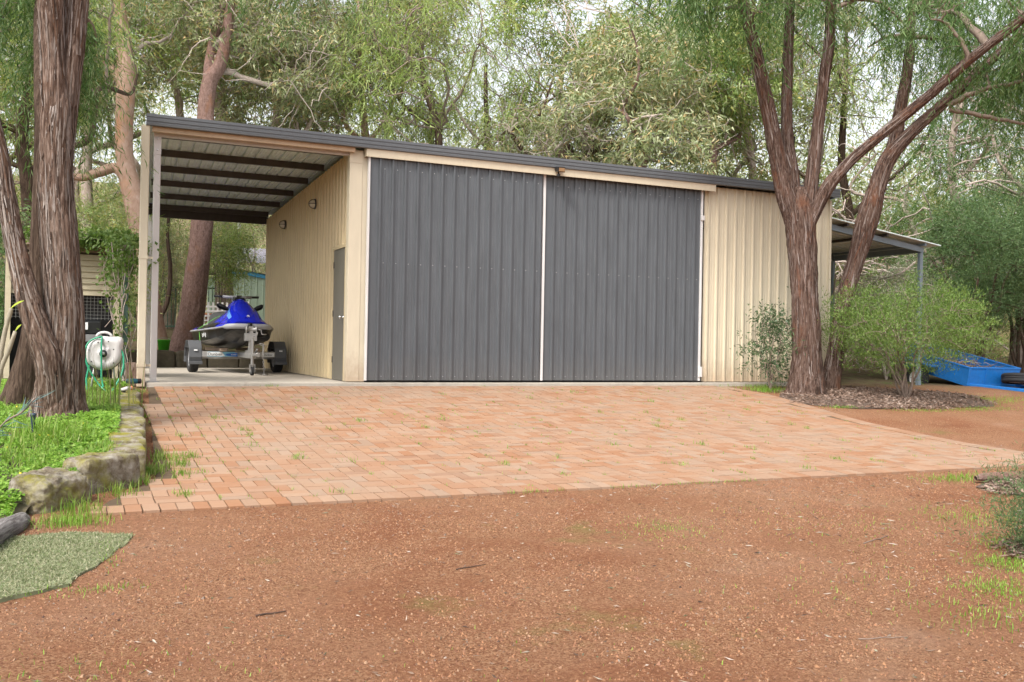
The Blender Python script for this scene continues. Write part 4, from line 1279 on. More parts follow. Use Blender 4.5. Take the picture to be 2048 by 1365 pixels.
for sx in (-1, 1):
    tyre('wheel', tl, (sx * 0.775, 0, 0.262), 0.262, 0.165, 'x', 'grey_bumper')
    pts = []
    for a, rr in ((200, 0.33), (180, 0.34), (150, 0.345), (118, 0.345), (62, 0.345), (30, 0.345), (0, 0.34), (-20, 0.33)):
        pts.append((rr * math.cos(R(a)), 0.29 + rr * math.sin(R(a))))
    inner = [(u * 0.95, 0.29 + (w - 0.29) * 0.95) for u, w in reversed(pts)]
    gd = MB().prism([(u, w) for u, w in pts] + inner, sx * 0.775 - 0.115, sx * 0.775 + 0.115, 'x').build('mudguard', 'guard', tl, bevel=0.008)
    MB().box((sx * 0.775 - 0.12, -0.365, 0.155), (sx * 0.775 + 0.12, -0.325, 0.215)).build('lip', 'guard', gd, bevel=0.006)
    q = MB().box((-0.03, -0.004, -0.012), (0.03, 0.004, 0.012)).build('reflector', 'sticker_white', gd)
    q.location = (sx * 0.775, -0.332, 0.415)
    q.rotation_euler = (R(-20), 0, 0)
    MB().bar((sx * 0.60, 0, 0.33), (sx * 0.70, 0, 0.40), 0.05, 0.04).build('guard_stay', 'galv', tl)
# winch post, winch, jockey wheel, chain
wp = MB()
wp.bar((0, -1.38, 0.36), (0, -1.40, 0.86), 0.075, 0.06, (0, 1, 0))
wp.bar((0.0, -1.36, 0.42), (0, -1.0, 0.40), 0.05, 0.05)
wp.box((-0.10, -1.44, 0.60), (0.10, -1.30, 0.74))
wp.build('winch_post', 'galv', tl, bevel=0.005)
wi = MB().lathe([(0.0, -0.09), (0.07, -0.09), (0.07, -0.078), (0.04, -0.075), (0.04, 0.075), (0.07, 0.078), (0.07, 0.09), (0, 0.09)], (0, -1.40, 0.80), 'x', 18)
wi.tube([(0.09, -1.40, 0.80), (0.17, -1.41, 0.80), (0.18, -1.44, 0.72), (0.26, -1.44, 0.72)], 0.012, 8)
wi.build('winch', 'galv', tl, True)
MB().lathe([(0.0, -0.04), (0.05, -0.035), (0.05, 0.035), (0, 0.04)], (0, -1.28, 0.87), 'x', 14).build('bow_roller', 'black', tl, True)
jw = MB()
jw.tube([(-0.02, -1.66, 0.15), (-0.02, -1.66, 0.62)], 0.028, 12)
jw.tube([(-0.02, -1.66, 0.62), (-0.02, -1.66, 0.68), (0.05, -1.66, 0.70), (0.06, -1.66, 0.76)], 0.012, 8)
jw.box((-0.065, -1.70, 0.06), (-0.055, -1.62, 0.20)); jw.box((0.015, -1.70, 0.06), (0.025, -1.62, 0.20)); jw.box((-0.065, -1.70, 0.18), (0.025, -1.62, 0.20))
jk = jw.build('jockey_stand', 'galv', tl)
tyre('jockey_wheel', jk, (-0.02, -1.66, 0.078), 0.078, 0.05, 'x', 'sticker_white', 20)
cp = MB()
cp.bar((0, -1.72, 0.36), (0, -1.98, 0.37), 0.09, 0.05); cp.tube([(0, -1.98, 0.37), (0, -2.02, 0.36)], 0.04, 10); cp.bar((0, -1.80, 0.40), (0, -1.95, 0.46), 0.03, 0.02)
cp.build('coupling', 'galv', tl, bevel=0.004)
cp = MB()
cp.tube([(0.20, -1.50, 0.34), (0.20, -1.50, 0.55), (0.13, -1.5, 0.55)], 0.018, 8)
cp.lathe([(0.05, 0.0), (0.062, 0.006), (0.05, 0.012)], (0.20, -1.5, 0.52), 'z', 14)
cp.build('handbrake', 'galv', tl)
for k in range(9):
    z = 0.30 - k * 0.034
    a = k % 2
    pts = [((0.013 * math.cos(t)) * (1 - a), (0.013 * math.cos(t)) * a, 0.024 * math.sin(t)) for t in np.linspace(0, 2 * math.pi, 11)]
    ch = MB().tube(pts, 0.0045, 5, False).build('chain_link', 'galv', tl, True)
    ch.location = (0.19 + 0.002 * k, -1.56, max(z, 0.02))
MB().tube([(0.20, -1.56, 0.012), (0.17, -1.60, 0.012), (0.24, -1.62, 0.012), (0.27, -1.57, 0.012)], 0.008, 6).build('shackle', 'galv', tl, True)
for sx in (-1, 1):
    MB().bar((sx * 0.30, -0.5, 0.43), (sx * 0.30, 1.3, 0.43), 0.12, 0.06).build('bunk', 'wood', tl)

# --- the watercraft
ws = empty('watercraft', (-1.265, 4.30, 0.46), (0, 0, 0.03))
tag(ws, 'glossy blue personal watercraft with black hull parked under the carport', 'watercraft')
def lerp(y, ys, vs): return float(np.interp(y, ys, vs))
YSt = np.concatenate([[-1.26, -1.22, -1.15, -1.05], np.linspace(-0.9, 1.85, 20)])
GW = lambda y: lerp(y, [-1.26, -1.22, -1.1, -0.8, -0.3, 0.5, 1.3, 1.85], [0.26, 0.33, 0.41, 0.50, 0.58, 0.61, 0.60, 0.55])
GZ = lambda y: lerp(y, [-1.26, -0.8, 0, 1.85], [0.40, 0.36, 0.33, 0.31])
KZ = lambda y: lerp(y, [-1.26, -1.1, -0.8, -0.3, 0.3, 1.85], [0.30, 0.17, 0.07, 0.0, -0.02, -0.02])
def loft(secs, closed=False):
    n = len(secs[0])
    V = [p for s_ in secs for p in s_]
    F = []
    for i in range(len(secs) - 1):
        for j in range(n - 1):
            F.append((i * n + j, i * n + j + 1, (i + 1) * n + j + 1, (i + 1) * n + j))
    F.append(tuple(range(n)))
    F.append(tuple(reversed(range((len(secs) - 1) * n, len(secs) * n))))
    return V, F
secs = []
for y in YSt:
    w, gz, kz = GW(y), GZ(y), KZ(y)
    half = [(w, gz), (w * 0.985, gz - 0.05), (w * 0.93, kz + (gz - kz) * 0.45), (w * 0.80, kz + (gz - kz) * 0.34), (w * 0.45, kz + 0.05), (w * 0.25, kz + 0.045), (0.0, kz)]
    secs.append([(-a, y, z) for a, z in half] + [(a, y, z) for a, z in reversed(half[:-1])])
V, F = loft(secs)
hull = mk('hull', V, F, 'hull_black', ws, False, bevel=0)
# deck and hood
TOP = lambda y: lerp(y, [-1.24, -1.12, -0.95, -0.75, -0.55, -0.38, -0.22, -0.08, 0.06, 0.2, 0.6, 1.85], [0.43, 0.50, 0.59, 0.71, 0.82, 0.895, 0.91, 0.86, 0.70, 0.56, 0.50, 0.44])
TW = lambda y: lerp(y, [-1.24, -1.0, -0.7, -0.4, -0.2, 0.1, 1.85], [0.16, 0.20, 0.20, 0.155, 0.14, 0.17, 0.20])
secs = []
for y in np.concatenate([[-1.245, -1.21, -1.15], np.linspace(-1.05, 0.3, 22), np.linspace(0.45, 1.82, 8)]):
    w, gz, tz, tw = GW(y) - 0.015, GZ(y) + 0.005, TOP(y), TW(y)
    h = tz - gz
    half = [(w, gz), (w * 0.97, gz + 0.045), (w * 0.80, gz + 0.075 + 0.06 * h), (max(tw * 1.75, w * 0.60), gz + 0.34 * h + 0.03), (tw * 1.45, gz + 0.62 * h), (tw * 1.18, gz + 0.84 * h), (tw * 0.72, gz + 0.97 * h), (0.0, tz)]
    secs.append([(-a, y, z) for a, z in half] + [(a, y, z) for a, z in reversed(half[:-1])])
V, F = loft(secs)
deck = mk('deck', V, F, 'blue_gel', ws, False)
# hood insert, a darker raised shield on the nose
secs = []
for y in np.linspace(-1.02, -0.30, 12):
    tz, tw = TOP(y), TW(y)
    k = math.sin((y + 1.08) / 0.85 * math.pi) ** 0.5
    secs.append([(q * tw * 0.95 * k, y - 0.012, tz + 0.018 - 0.05 * q * q) for q in np.linspace(-1, 1, 7)])
V = [p for s_ in secs for p in s_]
F = [(i * 7 + j, i * 7 + j + 1, (i + 1) * 7 + j + 1, (i + 1) * 7 + j) for i in range(11) for j in range(6)]
hood = mk('hood', V, F, 'blue_gel', ws, True)
sd = hood.modifiers.new('t', 'SOLIDIFY'); sd.thickness = 0.012
MB().lathe([(0, -0.004), (0.028, -0.004), (0.028, 0.0)], (0, 0, 0), 'y', 16).build('badge', 'sticker_white', hood).location = (0.02, -1.01, 0.578)
for sx in (-1, 1):
    fk, fl_ = [], []
    for y in np.linspace(-0.70, 0.9, 12):
        w, gz, h = GW(y) - 0.015, GZ(y) + 0.005, TOP(y) - GZ(y)
        fk.append([(sx * (w * 0.985 + 0.004), y, gz + 0.02), (sx * (w * 0.975 + 0.004), y, gz + 0.05), (sx * (w * 0.81 + 0.006), y, gz + 0.082 + 0.06 * h)])
    V = [p for s_ in fk for p in s_]
    F = [(i * 3 + j, i * 3 + j + 1, i * 3 + j + 4, i * 3 + j + 3) for i in range(11) for j in range(2)]
    mk('side_panel', V, F, 'hull_black', ws)
    for (ya, yb, fa, fb, mm) in ((-0.92, -0.50, 0.66, 0.80, 'sticker_flash'), (-1.02, -0.62, 0.42, 0.50, 'hull_black')):
        V = []
        for y in np.linspace(ya, yb, 7):
            gz, tz, tw = GZ(y) + 0.005, TOP(y), TW(y)
            h = tz - gz
            for ff in (fa - 0.06, fb):
                u = np.interp(ff, [0.34, 0.62, 0.84, 0.97], [max(tw * 1.75, (GW(y) - 0.015) * 0.60), tw * 1.45, tw * 1.18, tw * 0.72])
                V.append((sx * (u + 0.007), y - 0.006, gz + ff * h + 0.004))
        F = [(2 * i, 2 * i + 1, 2 * i + 3, 2 * i + 2) for i in range(6)]
        mk('flash', V, F, mm, ws)
MB().add(*loft([[(-w, y, z0), (-w * 0.8, y + 0.03, z0 + 0.055), (w * 0.8, y + 0.03, z0 + 0.055), (w, y, z0)] for y, w, z0 in ((-0.34, 0.10, 0.885), (-0.24, 0.125, 0.905), (-0.17, 0.12, 0.89))])).build('screen', 'hull_black', ws)
# bumper band round the gunwale
path = [(-GW(y), y, GZ(y)) for y in YSt[::-1]] + [(GW(y), y, GZ(y)) for y in YSt]
sm_ = []
bb = MB()
sec = [(-0.012, -0.045), (0.022, -0.04), (0.03, 0.0), (0.02, 0.035), (-0.012, 0.04)]
V, F = [], []
for k, p in enumerate(path):
    q0, q1 = path[max(0, k - 1)], path[min(len(path) - 1, k + 1)]
    t_ = np.array([q1[0] - q0[0], q1[1] - q0[1]]); t_ /= np.linalg.norm(t_) + 1e-9
    n_ = np.array([-t_[1], t_[0]])
    if n_ @ np.array([p[0], p[1] - 0.6]) < 0: n_ = -n_
    fat_ = 1.15 if p[1] < -1.05 else 0.42
    for a, b_ in sec:
        V.append((p[0] + n_[0] * a, p[1] + n_[1] * a, p[2] + b_ * fat_))
for i in range(len(path) - 1):
    for j in range(len(sec) - 1):
        F.append((i * 5 + j, i * 5 + j + 1, i * 5 + 6 + j, i * 5 + 5 + j))
mk('bumper', V, F, 'grey_bumper', ws, True)
# seat
secs = []
for y in np.linspace(0.12, 1.65, 14):
    tz = lerp(y, [0.12, 0.35, 0.8, 1.0, 1.65], [0.66, 0.70, 0.66, 0.72, 0.70])
    w = lerp(y, [0.12, 0.5, 1.65], [0.12, 0.17, 0.20])
    half = [(w * 1.35, 0.44), (w * 1.25, 0.52), (w * 1.08, tz - 0.05), (w * 0.8, tz - 0.01), (0, tz)]
    secs.append([(-a, y, z) for a, z in half] + [(a, y, z) for a, z in reversed(half[:-1])])
V, F = loft(secs)
mk('seat', V, F, 'seat_grey', ws, True)
# handlebar
hb = MB()
hb.add(*loft([[(-w, y, 0.86), (-w * 1.05, y, 0.93), (-w * 0.6, y, 0.985), (w * 0.6, y, 0.985), (w * 1.05, y, 0.93), (w, y, 0.86)] for y, w in ((-0.20, 0.05), (-0.14, 0.10), (-0.05, 0.10), (0.02, 0.06))]))
hb.tube([(-0.26, -0.03, 0.965), (-0.10, -0.10, 0.955), (0.10, -0.10, 0.955), (0.26, -0.03, 0.965)], 0.028, 8)
hbo = hb.build('handlebar', 'grey_bumper', ws, True)
for sx in (-1, 1):
    MB().tube([(sx * 0.24, -0.04, 0.964), (sx * 0.41, 0.03, 0.972)], 0.022, 8).build('grip', 'black', hbo, True)
    mr = MB().add(*loft([[(sx * (0.16 + q * 0.26), -0.42 + q * 0.07 + dy * s_, 0.69 + 0.10 * q + dz * s_) for dy, dz in ((-0.03, -0.045), (0.04, -0.04), (0.05, 0.03), (-0.02, 0.045), (-0.05, 0.0))] for q, s_ in ((0.0, 0.35), (0.25, 0.6), (0.5, 1.1), (0.85, 1.15), (1.0, 0.6))]))
    mr.build('mirror', 'black', ws, True)
# white registration marks on the hull side
for k, pts in enumerate(([(0, 0), (.05, .10), (.10, .02), (.15, .11)], [(.17, .02), (.20, .10), (.27, .09), (.22, .0), (.17, .02)])):
    MB().tube([(-GW(-0.15 + u) * 0.965 - 0.012, -0.15 + u * 1.3, 0.19 + w) for u, w in pts], 0.004, 5).build('hull_mark', 'sticker_white', hull)
st = MB()
st.add([(-0.30, 0.52, 0.58 + .46), (-0.30, 0.56, 0.58 + .46), (-0.63, 0.40, 0.36 + .46), (-0.63, 0.36, 0.36 + .46), (-0.60, 0.32, 0.40), (-0.60, 0.36, 0.40), (0.0, .54, .71 + .46), (0., .58, .71 + .46)], [(0, 1, 2, 3), (3, 2, 5, 4), (6, 7, 1, 0)])
so = st.build('tie_down_strap', 'strap')
so.location = (-1.265, 4.30, 0.0)
sd = so.modifiers.new('t', 'SOLIDIFY'); sd.thickness = 0.004
tag(so, 'lime green tie-down strap over the watercraft', 'strap')

# ================================================================== BLUE BOX TRAILER
MAT['bright_blue'] = paint('sky_blue_paint', (0.012, 0.165, 0.52), 0.4, 0.14, dirt=(0.16, 0.19, 0.20), dirt_amt=0.55, scale=(4, 4, 4))
MAT['dark_in'] = paint('dark_trailer_bed', (0.03, 0.032, 0.04), 0.7, 0.3)
bt = empty('box_trailer', (12.81, -0.23, -0.02), (R(11), 0, -0.12))
tag(bt, 'sky blue steel box trailer tipped nose down behind the bush at the right edge', 'trailer')
BW_, BL_, BH_ = 1.32, 2.6, 0.32
t_ = 0.03
MB().box((t_, 0, 0.0), (BW_ - t_, t_, BH_)).build('front_panel', 'bright_blue', bt)
MB().box((0, 0, 0.0), (t_, BL_, BH_)).build('side_panel', 'bright_blue', bt)
MB().box((BW_ - t_, 0, 0.0), (BW_, BL_, BH_)).build('side_panel', 'bright_blue', bt)
MB().box((t_, BL_ - t_, 0.0), (BW_ - t_, BL_, BH_)).build('tailgate', 'bright_blue', bt)
MB().box((t_, t_, 0.0), (BW_ - t_, BL_ - t_, 0.03)).build('floor', 'dark_in', bt)
for nm, a, b_ in (('top_rail', (-0.012, -0.012, BH_), (BW_ + 0.012, 0.04, BH_ + 0.03)), ('top_rail', (-0.012, 0.042, BH_), (0.04, BL_ - 0.042, BH_ + 0.03)), ('top_rail', (BW_ - 0.04, 0.042, BH_), (BW_ + 0.012, BL_ - 0.042, BH_ + 0.03)), ('top_rail', (-0.012, BL_ - 0.04, BH_), (BW_ + 0.012, BL_ + 0.012, BH_ + 0.03)),
               ('corner_post', (-0.02, -0.02, -0.03), (0.035, -0.001, BH_ - 0.002)), ('stiffener', (0.42, -0.018, 0.0), (0.45, -0.001, BH_ - 0.002)), ('stiffener', (0.86, -0.018, 0.0), (0.89, -0.001, BH_ - 0.002)), ('chassis_rail', (-0.015, -0.015, -0.06), (BW_ + 0.015, 0.05, -0.002)), ('chassis_rail', (0.0, 0.052, -0.06), (0.05, BL_, -0.002)), ('chassis_rail', (BW_ - 0.05, 0.052, -0.06), (BW_, BL_, -0.002))):
    MB().box(a, b_).build(nm, 'bright_blue', bt, bevel=0.004)
gm = MB().box((-0.26, 0.85, 0.17), (-0.021, 1.75, 0.20))
gm.build('mudguard', 'bright_blue', bt)
tyre('wheel', bt, (-0.13, 1.30, -0.20), 0.29, 0.18, 'x', 'white')
tyre('wheel', bt, (BW_ + 0.13, 1.30, -0.20), 0.29, 0.18, 'x', 'white')
db = MB()
db.bar((0.06, 0.02, -0.03), (BW_ / 2 + 0.42, -1.5, 0.14), 0.05, 0.07); db.bar((BW_ - 0.06, 0.02, -0.03), (BW_ / 2 + 0.46, -1.5, 0.14), 0.05, 0.07)
db.build('drawbar', 'bright_blue', bt, bevel=0.004)
sp = tyre('spare_wheel', bt, (0.92, -0.36, 0.20), 0.31, 0.19, 'z', 'white')
sp.rotation_euler = (R(-16), R(6), 0)
g = np.random.default_rng(41)
parts = []
for q in range(170):
    p = np.array([g.uniform(0.15, BW_ - 0.15), g.uniform(0.25, BL_ - 0.2), 0.10 + 0.22 * g.random()])
    d = unit(g.normal(size=3) * np.array([1, 1, 0.35])) * g.uniform(0.12, 0.4)
    P = p + np.outer(np.linspace(0, 1, 5), d) + g.normal(size=(5, 3)) * 0.02
    P[:, 0] = np.clip(P[:, 0], 0.06, BW_ - 0.06); P[:, 1] = np.clip(P[:, 1], 0.07, BL_ - 0.07); P[:, 2] = np.clip(P[:, 2], 0.06, 0.6)
    parts.append(tube(P, np.linspace(0.008, 0.003, 5), 4))
mp = np.column_stack([g.uniform(0.06, BW_ - 0.06, 2600), g.uniform(0.1, BL_ - 0.1, 2600), np.zeros(2600)])
mp[:, 2] = 0.05 + 0.2 * np.exp(-((mp[:, 0] - 0.6) / 0.5) ** 2 - ((mp[:, 1] - 1.1) / 0.9) ** 2) * g.random(2600) ** 0.4
lv = leaves(mp, g.normal(size=(2600, 3)) * np.array([1, 1, 0.4]), g.uniform(0.04, 0.09, 2600), g.uniform(0.015, 0.03, 2600), g)
V, F = join(parts + [lv])
MAT['dry'] = islandmat('dry_litter', [(0.16, 0.10, 0.065), (0.30, 0.215, 0.15), (0.42, 0.33, 0.25), (0.22, 0.13, 0.08)], nscale=30)
dbp = mk('garden_debris', V, F, 'dry', None)
dbp.matrix_world = Matrix.Translation((12.81, -0.23, -0.02)) @ Matrix.Rotation(-0.12, 4, 'Z') @ Matrix.Rotation(R(11), 4, 'X')
tag(dbp, 'heap of dry twigs and leaves in the blue box trailer', 'debris')

# ================================================================== LEAN-TO BESIDE THE SHED
lt = empty('lean_to', (9.3, 0.2, 0))
tag(lt, 'blue-grey steel lean-to with ribbed roof against the far side of the shed', 'lean-to')
LS = np.array([9.3, 0.2, 0])
def lz(x): return 3.20 - 0.125 * (x - 9.3)
rp = ribbed(0.02, 3.05, 0.024, pitch=0.19, minor=False)
V, F = [], []
for (u, d) in rp:
    for xx in (9.28, 12.28):
        V.append((xx, u, lz(xx) + d))
F = [(2 * i, 2 * i + 1, 2 * i + 3, 2 * i + 2) for i in range(len(rp) - 1)]
mk('roof_sheet', V, F, 'zinc', lt, False, LS)
for yy in (0.18, 2.70):
    MB().bar((9.29, yy + 0.03, lz(9.29) - 0.125), (11.96, yy + 0.03, lz(11.96) - 0.125), 0.06, 0.11).build('rafter', 'bluesteel', lt, sub=LS)
for xx in (9.75, 10.8, 11.85):
    MB().box((xx, 0.05, lz(xx) - 0.068), (xx + 0.05, 3.0, lz(xx + 0.05) - 0.008)).build('purlin', 'bluesteel' if xx > 11 else 'purlin', lt, sub=LS)
MB().box((11.87, 0.24, lz(11.9) - 0.19), (11.93, 2.70, lz(11.9) - 0.07)).build('eave_beam', 'bluesteel', lt, sub=LS)
for yy in (0.17, 2.70):
    MB().box((11.86, yy, -0.3), (11.94, yy + 0.08, lz(11.9) - 0.19)).build('post', 'bluesteel', lt, sub=LS, bevel=0.005)

# ================================================================== HUT, HOSE REEL AND THINGS AT THE LEFT
MAT['cream_board'] = paint('cream_hut_boards', (0.46, 0.40, 0.28), 0.6, 0.1, dirt=(0.25, 0.19, 0.11), dirt_amt=0.5, scale=(3, 3, 6))
MAT['mesh_wire'] = paint('grey_wire', (0.28, 0.28, 0.27), 0.5, 0.1, metal=0.5)
MAT['stainless'] = paint('stainless_steel', (0.45, 0.45, 0.46), 0.3, 0.08, metal=0.9)
MAT['steel_black'] = paint('black_enamel', (0.02, 0.021, 0.023), 0.35, 0.15)
MAT['brown_panel'] = paint('rusty_brown_panel', (0.14, 0.075, 0.04), 0.8, 0.3)
hut = empty('barbecue_hut', (-4.2, 1.4, 0.05))
tag(hut, 'small cream slatted barbecue hut half hidden behind the thick left tree', 'hut')
HS = np.array([-4.2, 1.4, 0.05])
for k in range(7):
    z = 1.24 + k * 0.088
    MB().add([(-4.95, 1.36, z), (-3.53, 1.36, z), (-3.53, 1.335, z + 0.004), (-4.95, 1.335, z + 0.004), (-4.95, 1.36, z + 0.086), (-3.53, 1.36, z + 0.086)], [(0, 3, 2, 1), (3, 2, 5, 4), (0, 1, 5, 4)]).build('slat', 'cream_board', hut, sub=HS)
for xx in (-4.99, -3.53):
    MB().box((xx, 1.31, 0.0), (xx + 0.075, 1.385, 1.88)).build('post', 'cream_board', hut, sub=HS)
MB().box((-5.0, 1.28, 1.885), (-3.42, 1.345, 1.95)).build('beam', 'wood', hut, sub=HS)
MB().box((-5.0, 1.20, 1.955), (-3.35, 1.27, 2.02)).build('beam', 'wood', hut, sub=HS)
MB().box((-5.0, 1.40, 1.90), (-3.4, 2.6, 1.94)).build('roof_board', 'wood', hut, sub=HS)
MB().box((-5.0, 2.5, 0.0), (-3.46, 2.54, 1.88)).build('back_wall', 'steel_black', hut, sub=HS)
MB().box((-5.0, 1.39, 0.0), (-4.97, 2.49, 1.88)).build('side_wall', 'steel_black', hut, sub=HS)
MB().box((-3.45, 1.40, 1.25), (-3.43, 2.45, 1.88)).build('side_wall', 'brown_panel', hut, sub=HS)
wm = MB()
for x in np.arange(-4.9, -3.54, 0.05): wm.box((x, 1.355, 0.88), (x + 0.004, 1.359, 1.235))
for z in np.arange(0.90, 1.23, 0.05): wm.box((-4.91, 1.36, z), (-3.54, 1.364, z + 0.004))
o = wm.build('wire_mesh', 'mesh_wire', hut, sub=HS)
o['kind'] = 'stuff'
bq = empty('barbecue', (-4.0, 1.70, 0.05))
tag(bq, 'black hooded barbecue with a stainless shelf inside the cream hut', 'barbecue')
MB().prism([(-0.30, 0.62), (-0.32, 0.80), (-0.22, 0.88), (0.22, 0.88), (0.25, 0.62)], -0.45, 0.30, 'x').build('hood', 'steel_black', bq, bevel=0.01)
MB().box((-0.47, -0.33, 0.50), (0.32, 0.25, 0.61)).build('tray', 'stainless', bq, bevel=0.006)
MB().box((-0.45, -0.20, 0.0), (0.30, 0.2, 0.495)).build('cabinet', 'steel_black', bq)
pl = MB().box((-0.24, -0.322, 0.68), (0.12, -0.316, 0.79)).build('name_plate', 'sticker_white', bq)
MB().prism([(-0.10, 0.745), (-0.05, 0.725), (0.0, 0.745), (-0.03, 0.715), (-0.06, 0.715)], -0.325, -0.3225, 'y').build('plate_mark', 'print_black', pl)
# green steel post with a vine
gp = tag(MB().box((-0.035, -0.035, -0.2), (0.035, 0.035, 1.62)).build('fence_post', 'greenpost', bevel=0.004), 'dull green square post wrapped in vine beside the carport', 'post')
gp.location = (-3.42, 0.16, 0.0)
sp_ = rock('tree_stump', (0, 0, 0), (0.075, 0.075, 0.17), 0, None, 91, 0.012, 12, 9, mat='bark_grey')
sp_.location = (-3.34, -0.05, 0.11)
tag(sp_, 'short sawn log standing beside the downpipe', 'stump')
def vine():
    g = np.random.default_rng(55)
    root = empty('ivy_vine', (-3.42, 0.3, 0.0))
    tag(root, 'green ivy climbing the post and spilling over the hut beam', 'vine')
    b_ = np.array([-3.42, 0.3, 0.0])
    parts, pts = [], []
    for q in range(9):
        z = np.linspace(0, 1.95, 14)
        P = np.column_stack([-3.42 + np.cumsum(g.normal(0, 0.03, 14)), 0.14 + np.cumsum(g.normal(0, 0.02, 14)) - 0.05, z])
        parts.append(tube(P, 0.006, 4)); pts.append(P[3:])
    for q in range(12):
        x = np.linspace(-3.35, g.uniform(-5.0, -3.9), 12)
        P = np.column_stack([x, 1.22 + g.normal(0, 0.1) + np.cumsum(g.normal(0, 0.02, 12)) - 0.5 * np.linspace(1, 0, 12) ** 2, 2.03 + np.abs(np.cumsum(g.normal(0, 0.025, 12)))])
        parts.append(tube(P, 0.007, 4)); pts.append(P)
    for q in range(7):
        z = np.linspace(1.9, g.uniform(0.7, 1.3), 10)
        P = np.column_stack([-3.45 + g.uniform(-0.25, 0.12) + np.cumsum(g.normal(0, 0.03, 10)), 0.5 + g.uniform(-0.3, 0.5) + 0 * z, z])
        parts.append(tube(P, 0.005, 4)); pts.append(P)
    V, F = join(parts)
    mk('stem', V, F, 'twig_pale', root, True, b_)
    A = np.vstack(pts)
    wt = 0.2 + (A[:, 2] > 1.5) * 1.0
    A = A[g.choice(len(A), 3600, p=wt / wt.sum())] + g.normal(size=(3600, 3)) * np.array([0.07, 0.09, 0.06])
    V, F = leaves(A, g.normal(size=(3600, 3)) + np.array([0, -0.5, -0.5]), g.uniform(0.04, 0.085, 3600), g.uniform(0.035, 0.065, 3600), g, 0.1)
    mk('foliage', V, F, 'leaf_bright' , root, False, b_)
vine()
# hose reel
MAT['reel'] = paint('pale_grey_plastic', (0.52, 0.50, 0.49), 0.5, 0.06, dirt=(0.36, 0.31, 0.25), dirt_amt=0.3)
MAT['hose'] = paint('green_hose', (0.02, 0.27, 0.145), 0.4, 0.12)
MAT['orange'] = paint('orange_plastic', (0.62, 0.14, 0.03), 0.45, 0.08)
MAT['teal'] = paint('teal_plastic', (0.02, 0.12, 0.15), 0.4, 0.1)
hr = empty('hose_reel', (-3.73, -1.22, 0.42), (0, 0, -0.10))
tag(hr, 'pale grey plastic hose reel standing between the thick tree and the carport', 'hose reel')
def reel_r(a):
    nose = 0.075 * math.exp(-((a - 0.75) / 0.30) ** 2)
    return 0.215 + nose
outl = [(reel_r(a) * math.cos(a), reel_r(a) * math.sin(a)) for a in np.linspace(-math.pi, math.pi, 48, endpoint=False)]
V, F = [], []
for dpt, sc in ((-0.10, 0.0), (-0.105, 0.30), (-0.085, 0.34), (-0.115, 0.6), (-0.11, 0.82), (-0.085, 0.96), (-0.05, 1.0), (0.05, 1.0), (0.09, 0.95), (0.10, 0.0)):
    V += [(u * sc, dpt, w * sc) for u, w in outl]
for i in range(9):
    for j in range(48):
        F.append((i * 48 + j, i * 48 + (j + 1) % 48, (i + 1) * 48 + (j + 1) % 48, (i + 1) * 48 + j))
mk('casing', V, F, 'reel', hr, True)
MB().tube([(0.09 * math.cos(a) + 0.0, 0.0, 0.205 + 0.06 * math.sin(a)) for a in np.linspace(0.1, math.pi - 0.1, 9)], 0.016, 8).build('handle', 'reel', hr, True)
MB().lathe([(0, -0.02), (0.045, -0.02), (0.05, 0)], (0, -0.093, -0.005), 'y', 18).build('hub', 'black', hr, True)
MB().lathe([(0, -0.035), (0.018, -0.03), (0.02, 0)], (0, -0.095, 0.0), 'y', 12).build('crank', 'reel', hr, True)
MB().lathe([(0.214, -0.004), (0.222, 0.0), (0.214, 0.004)], (0, -0.0, 0.0), 'y', 40).build('seam', 'black', hr)
bs = MB(); 
for sx in (-1, 1): bs.tube([(sx * 0.10, 0.02, -0.10), (sx * 0.16, 0.05, -0.56)], 0.012, 8)
bs.build('stand', 'galv', hr, True)
for k, (a, z) in enumerate(((0.4, 0.13), (1.2, 0.16), (2.0, 0.15), (2.9, 0.17), (3.8, 0.17), (4.6, 0.17), (5.5, 0.17))):
    MB().lathe([(0, -0.004), (0.007, -0.003), (0.008, 0)], (z * math.cos(a), -0.115, z * math.sin(a)), 'y', 8).build('screw', 'black', hr)
hz = MB()
hz2 = [np.array([(-0.03, -0.12, 0.21), (-0.035, -0.14, 0.05), (-0.03, -0.14, -0.15), (-0.02, -0.16, -0.35), (0.03, -0.22, -0.50), (0.10, -0.28, -0.55)]),
       np.array([(-0.03, -0.12, 0.21), (-0.14, -0.1, 0.17), (-0.205, -0.12, 0.09), (-0.215, -0.13, -0.05), (-0.17, -0.14, -0.2), (-0.06, -0.16, -0.38), (0.04, -0.25, -0.48), (0.16, -0.30, -0.55), (0.30, -0.2, -0.54)]),
       np.array([(0.19, -0.08, 0.06), (0.225, -0.10, -0.03), (0.225, -0.12, -0.17), (0.19, -0.15, -0.3), (0.10, -0.2, -0.46), (0.04, -0.25, -0.54), (-0.10, -0.28, -0.56)]),
       np.array([(-0.17, -0.13, -0.15), (-0.20, -0.14, -0.35), (-0.16, -0.2, -0.50), (-0.05, -0.3, -0.56)])]
for c in hz2:
    q = smooth_path(np.column_stack([c, np.full(len(c), 0.0115)]), 0.03)
    hz.tube(q[:, :3], 0.0115, 8)
ho = hz.build('garden_hose', 'hose', None, True)
ho.location = (-3.73, -1.22, 0.42)
tag(ho, 'bright green garden hose looped over the pale hose reel', 'hose')
nz = empty('hose_nozzle', (-3.44, -1.45, -0.06), (0, 0, 0.5))
tag(nz, 'grey hose gun with an orange collar lying on the end of the low wall', 'nozzle')
MB().tube([(-0.10, 0, 0.03), (-0.02, 0, 0.045), (0.03, 0, 0.05)], [0.018, 0.026, 0.02], 10).build('body', 'reel', nz, True)
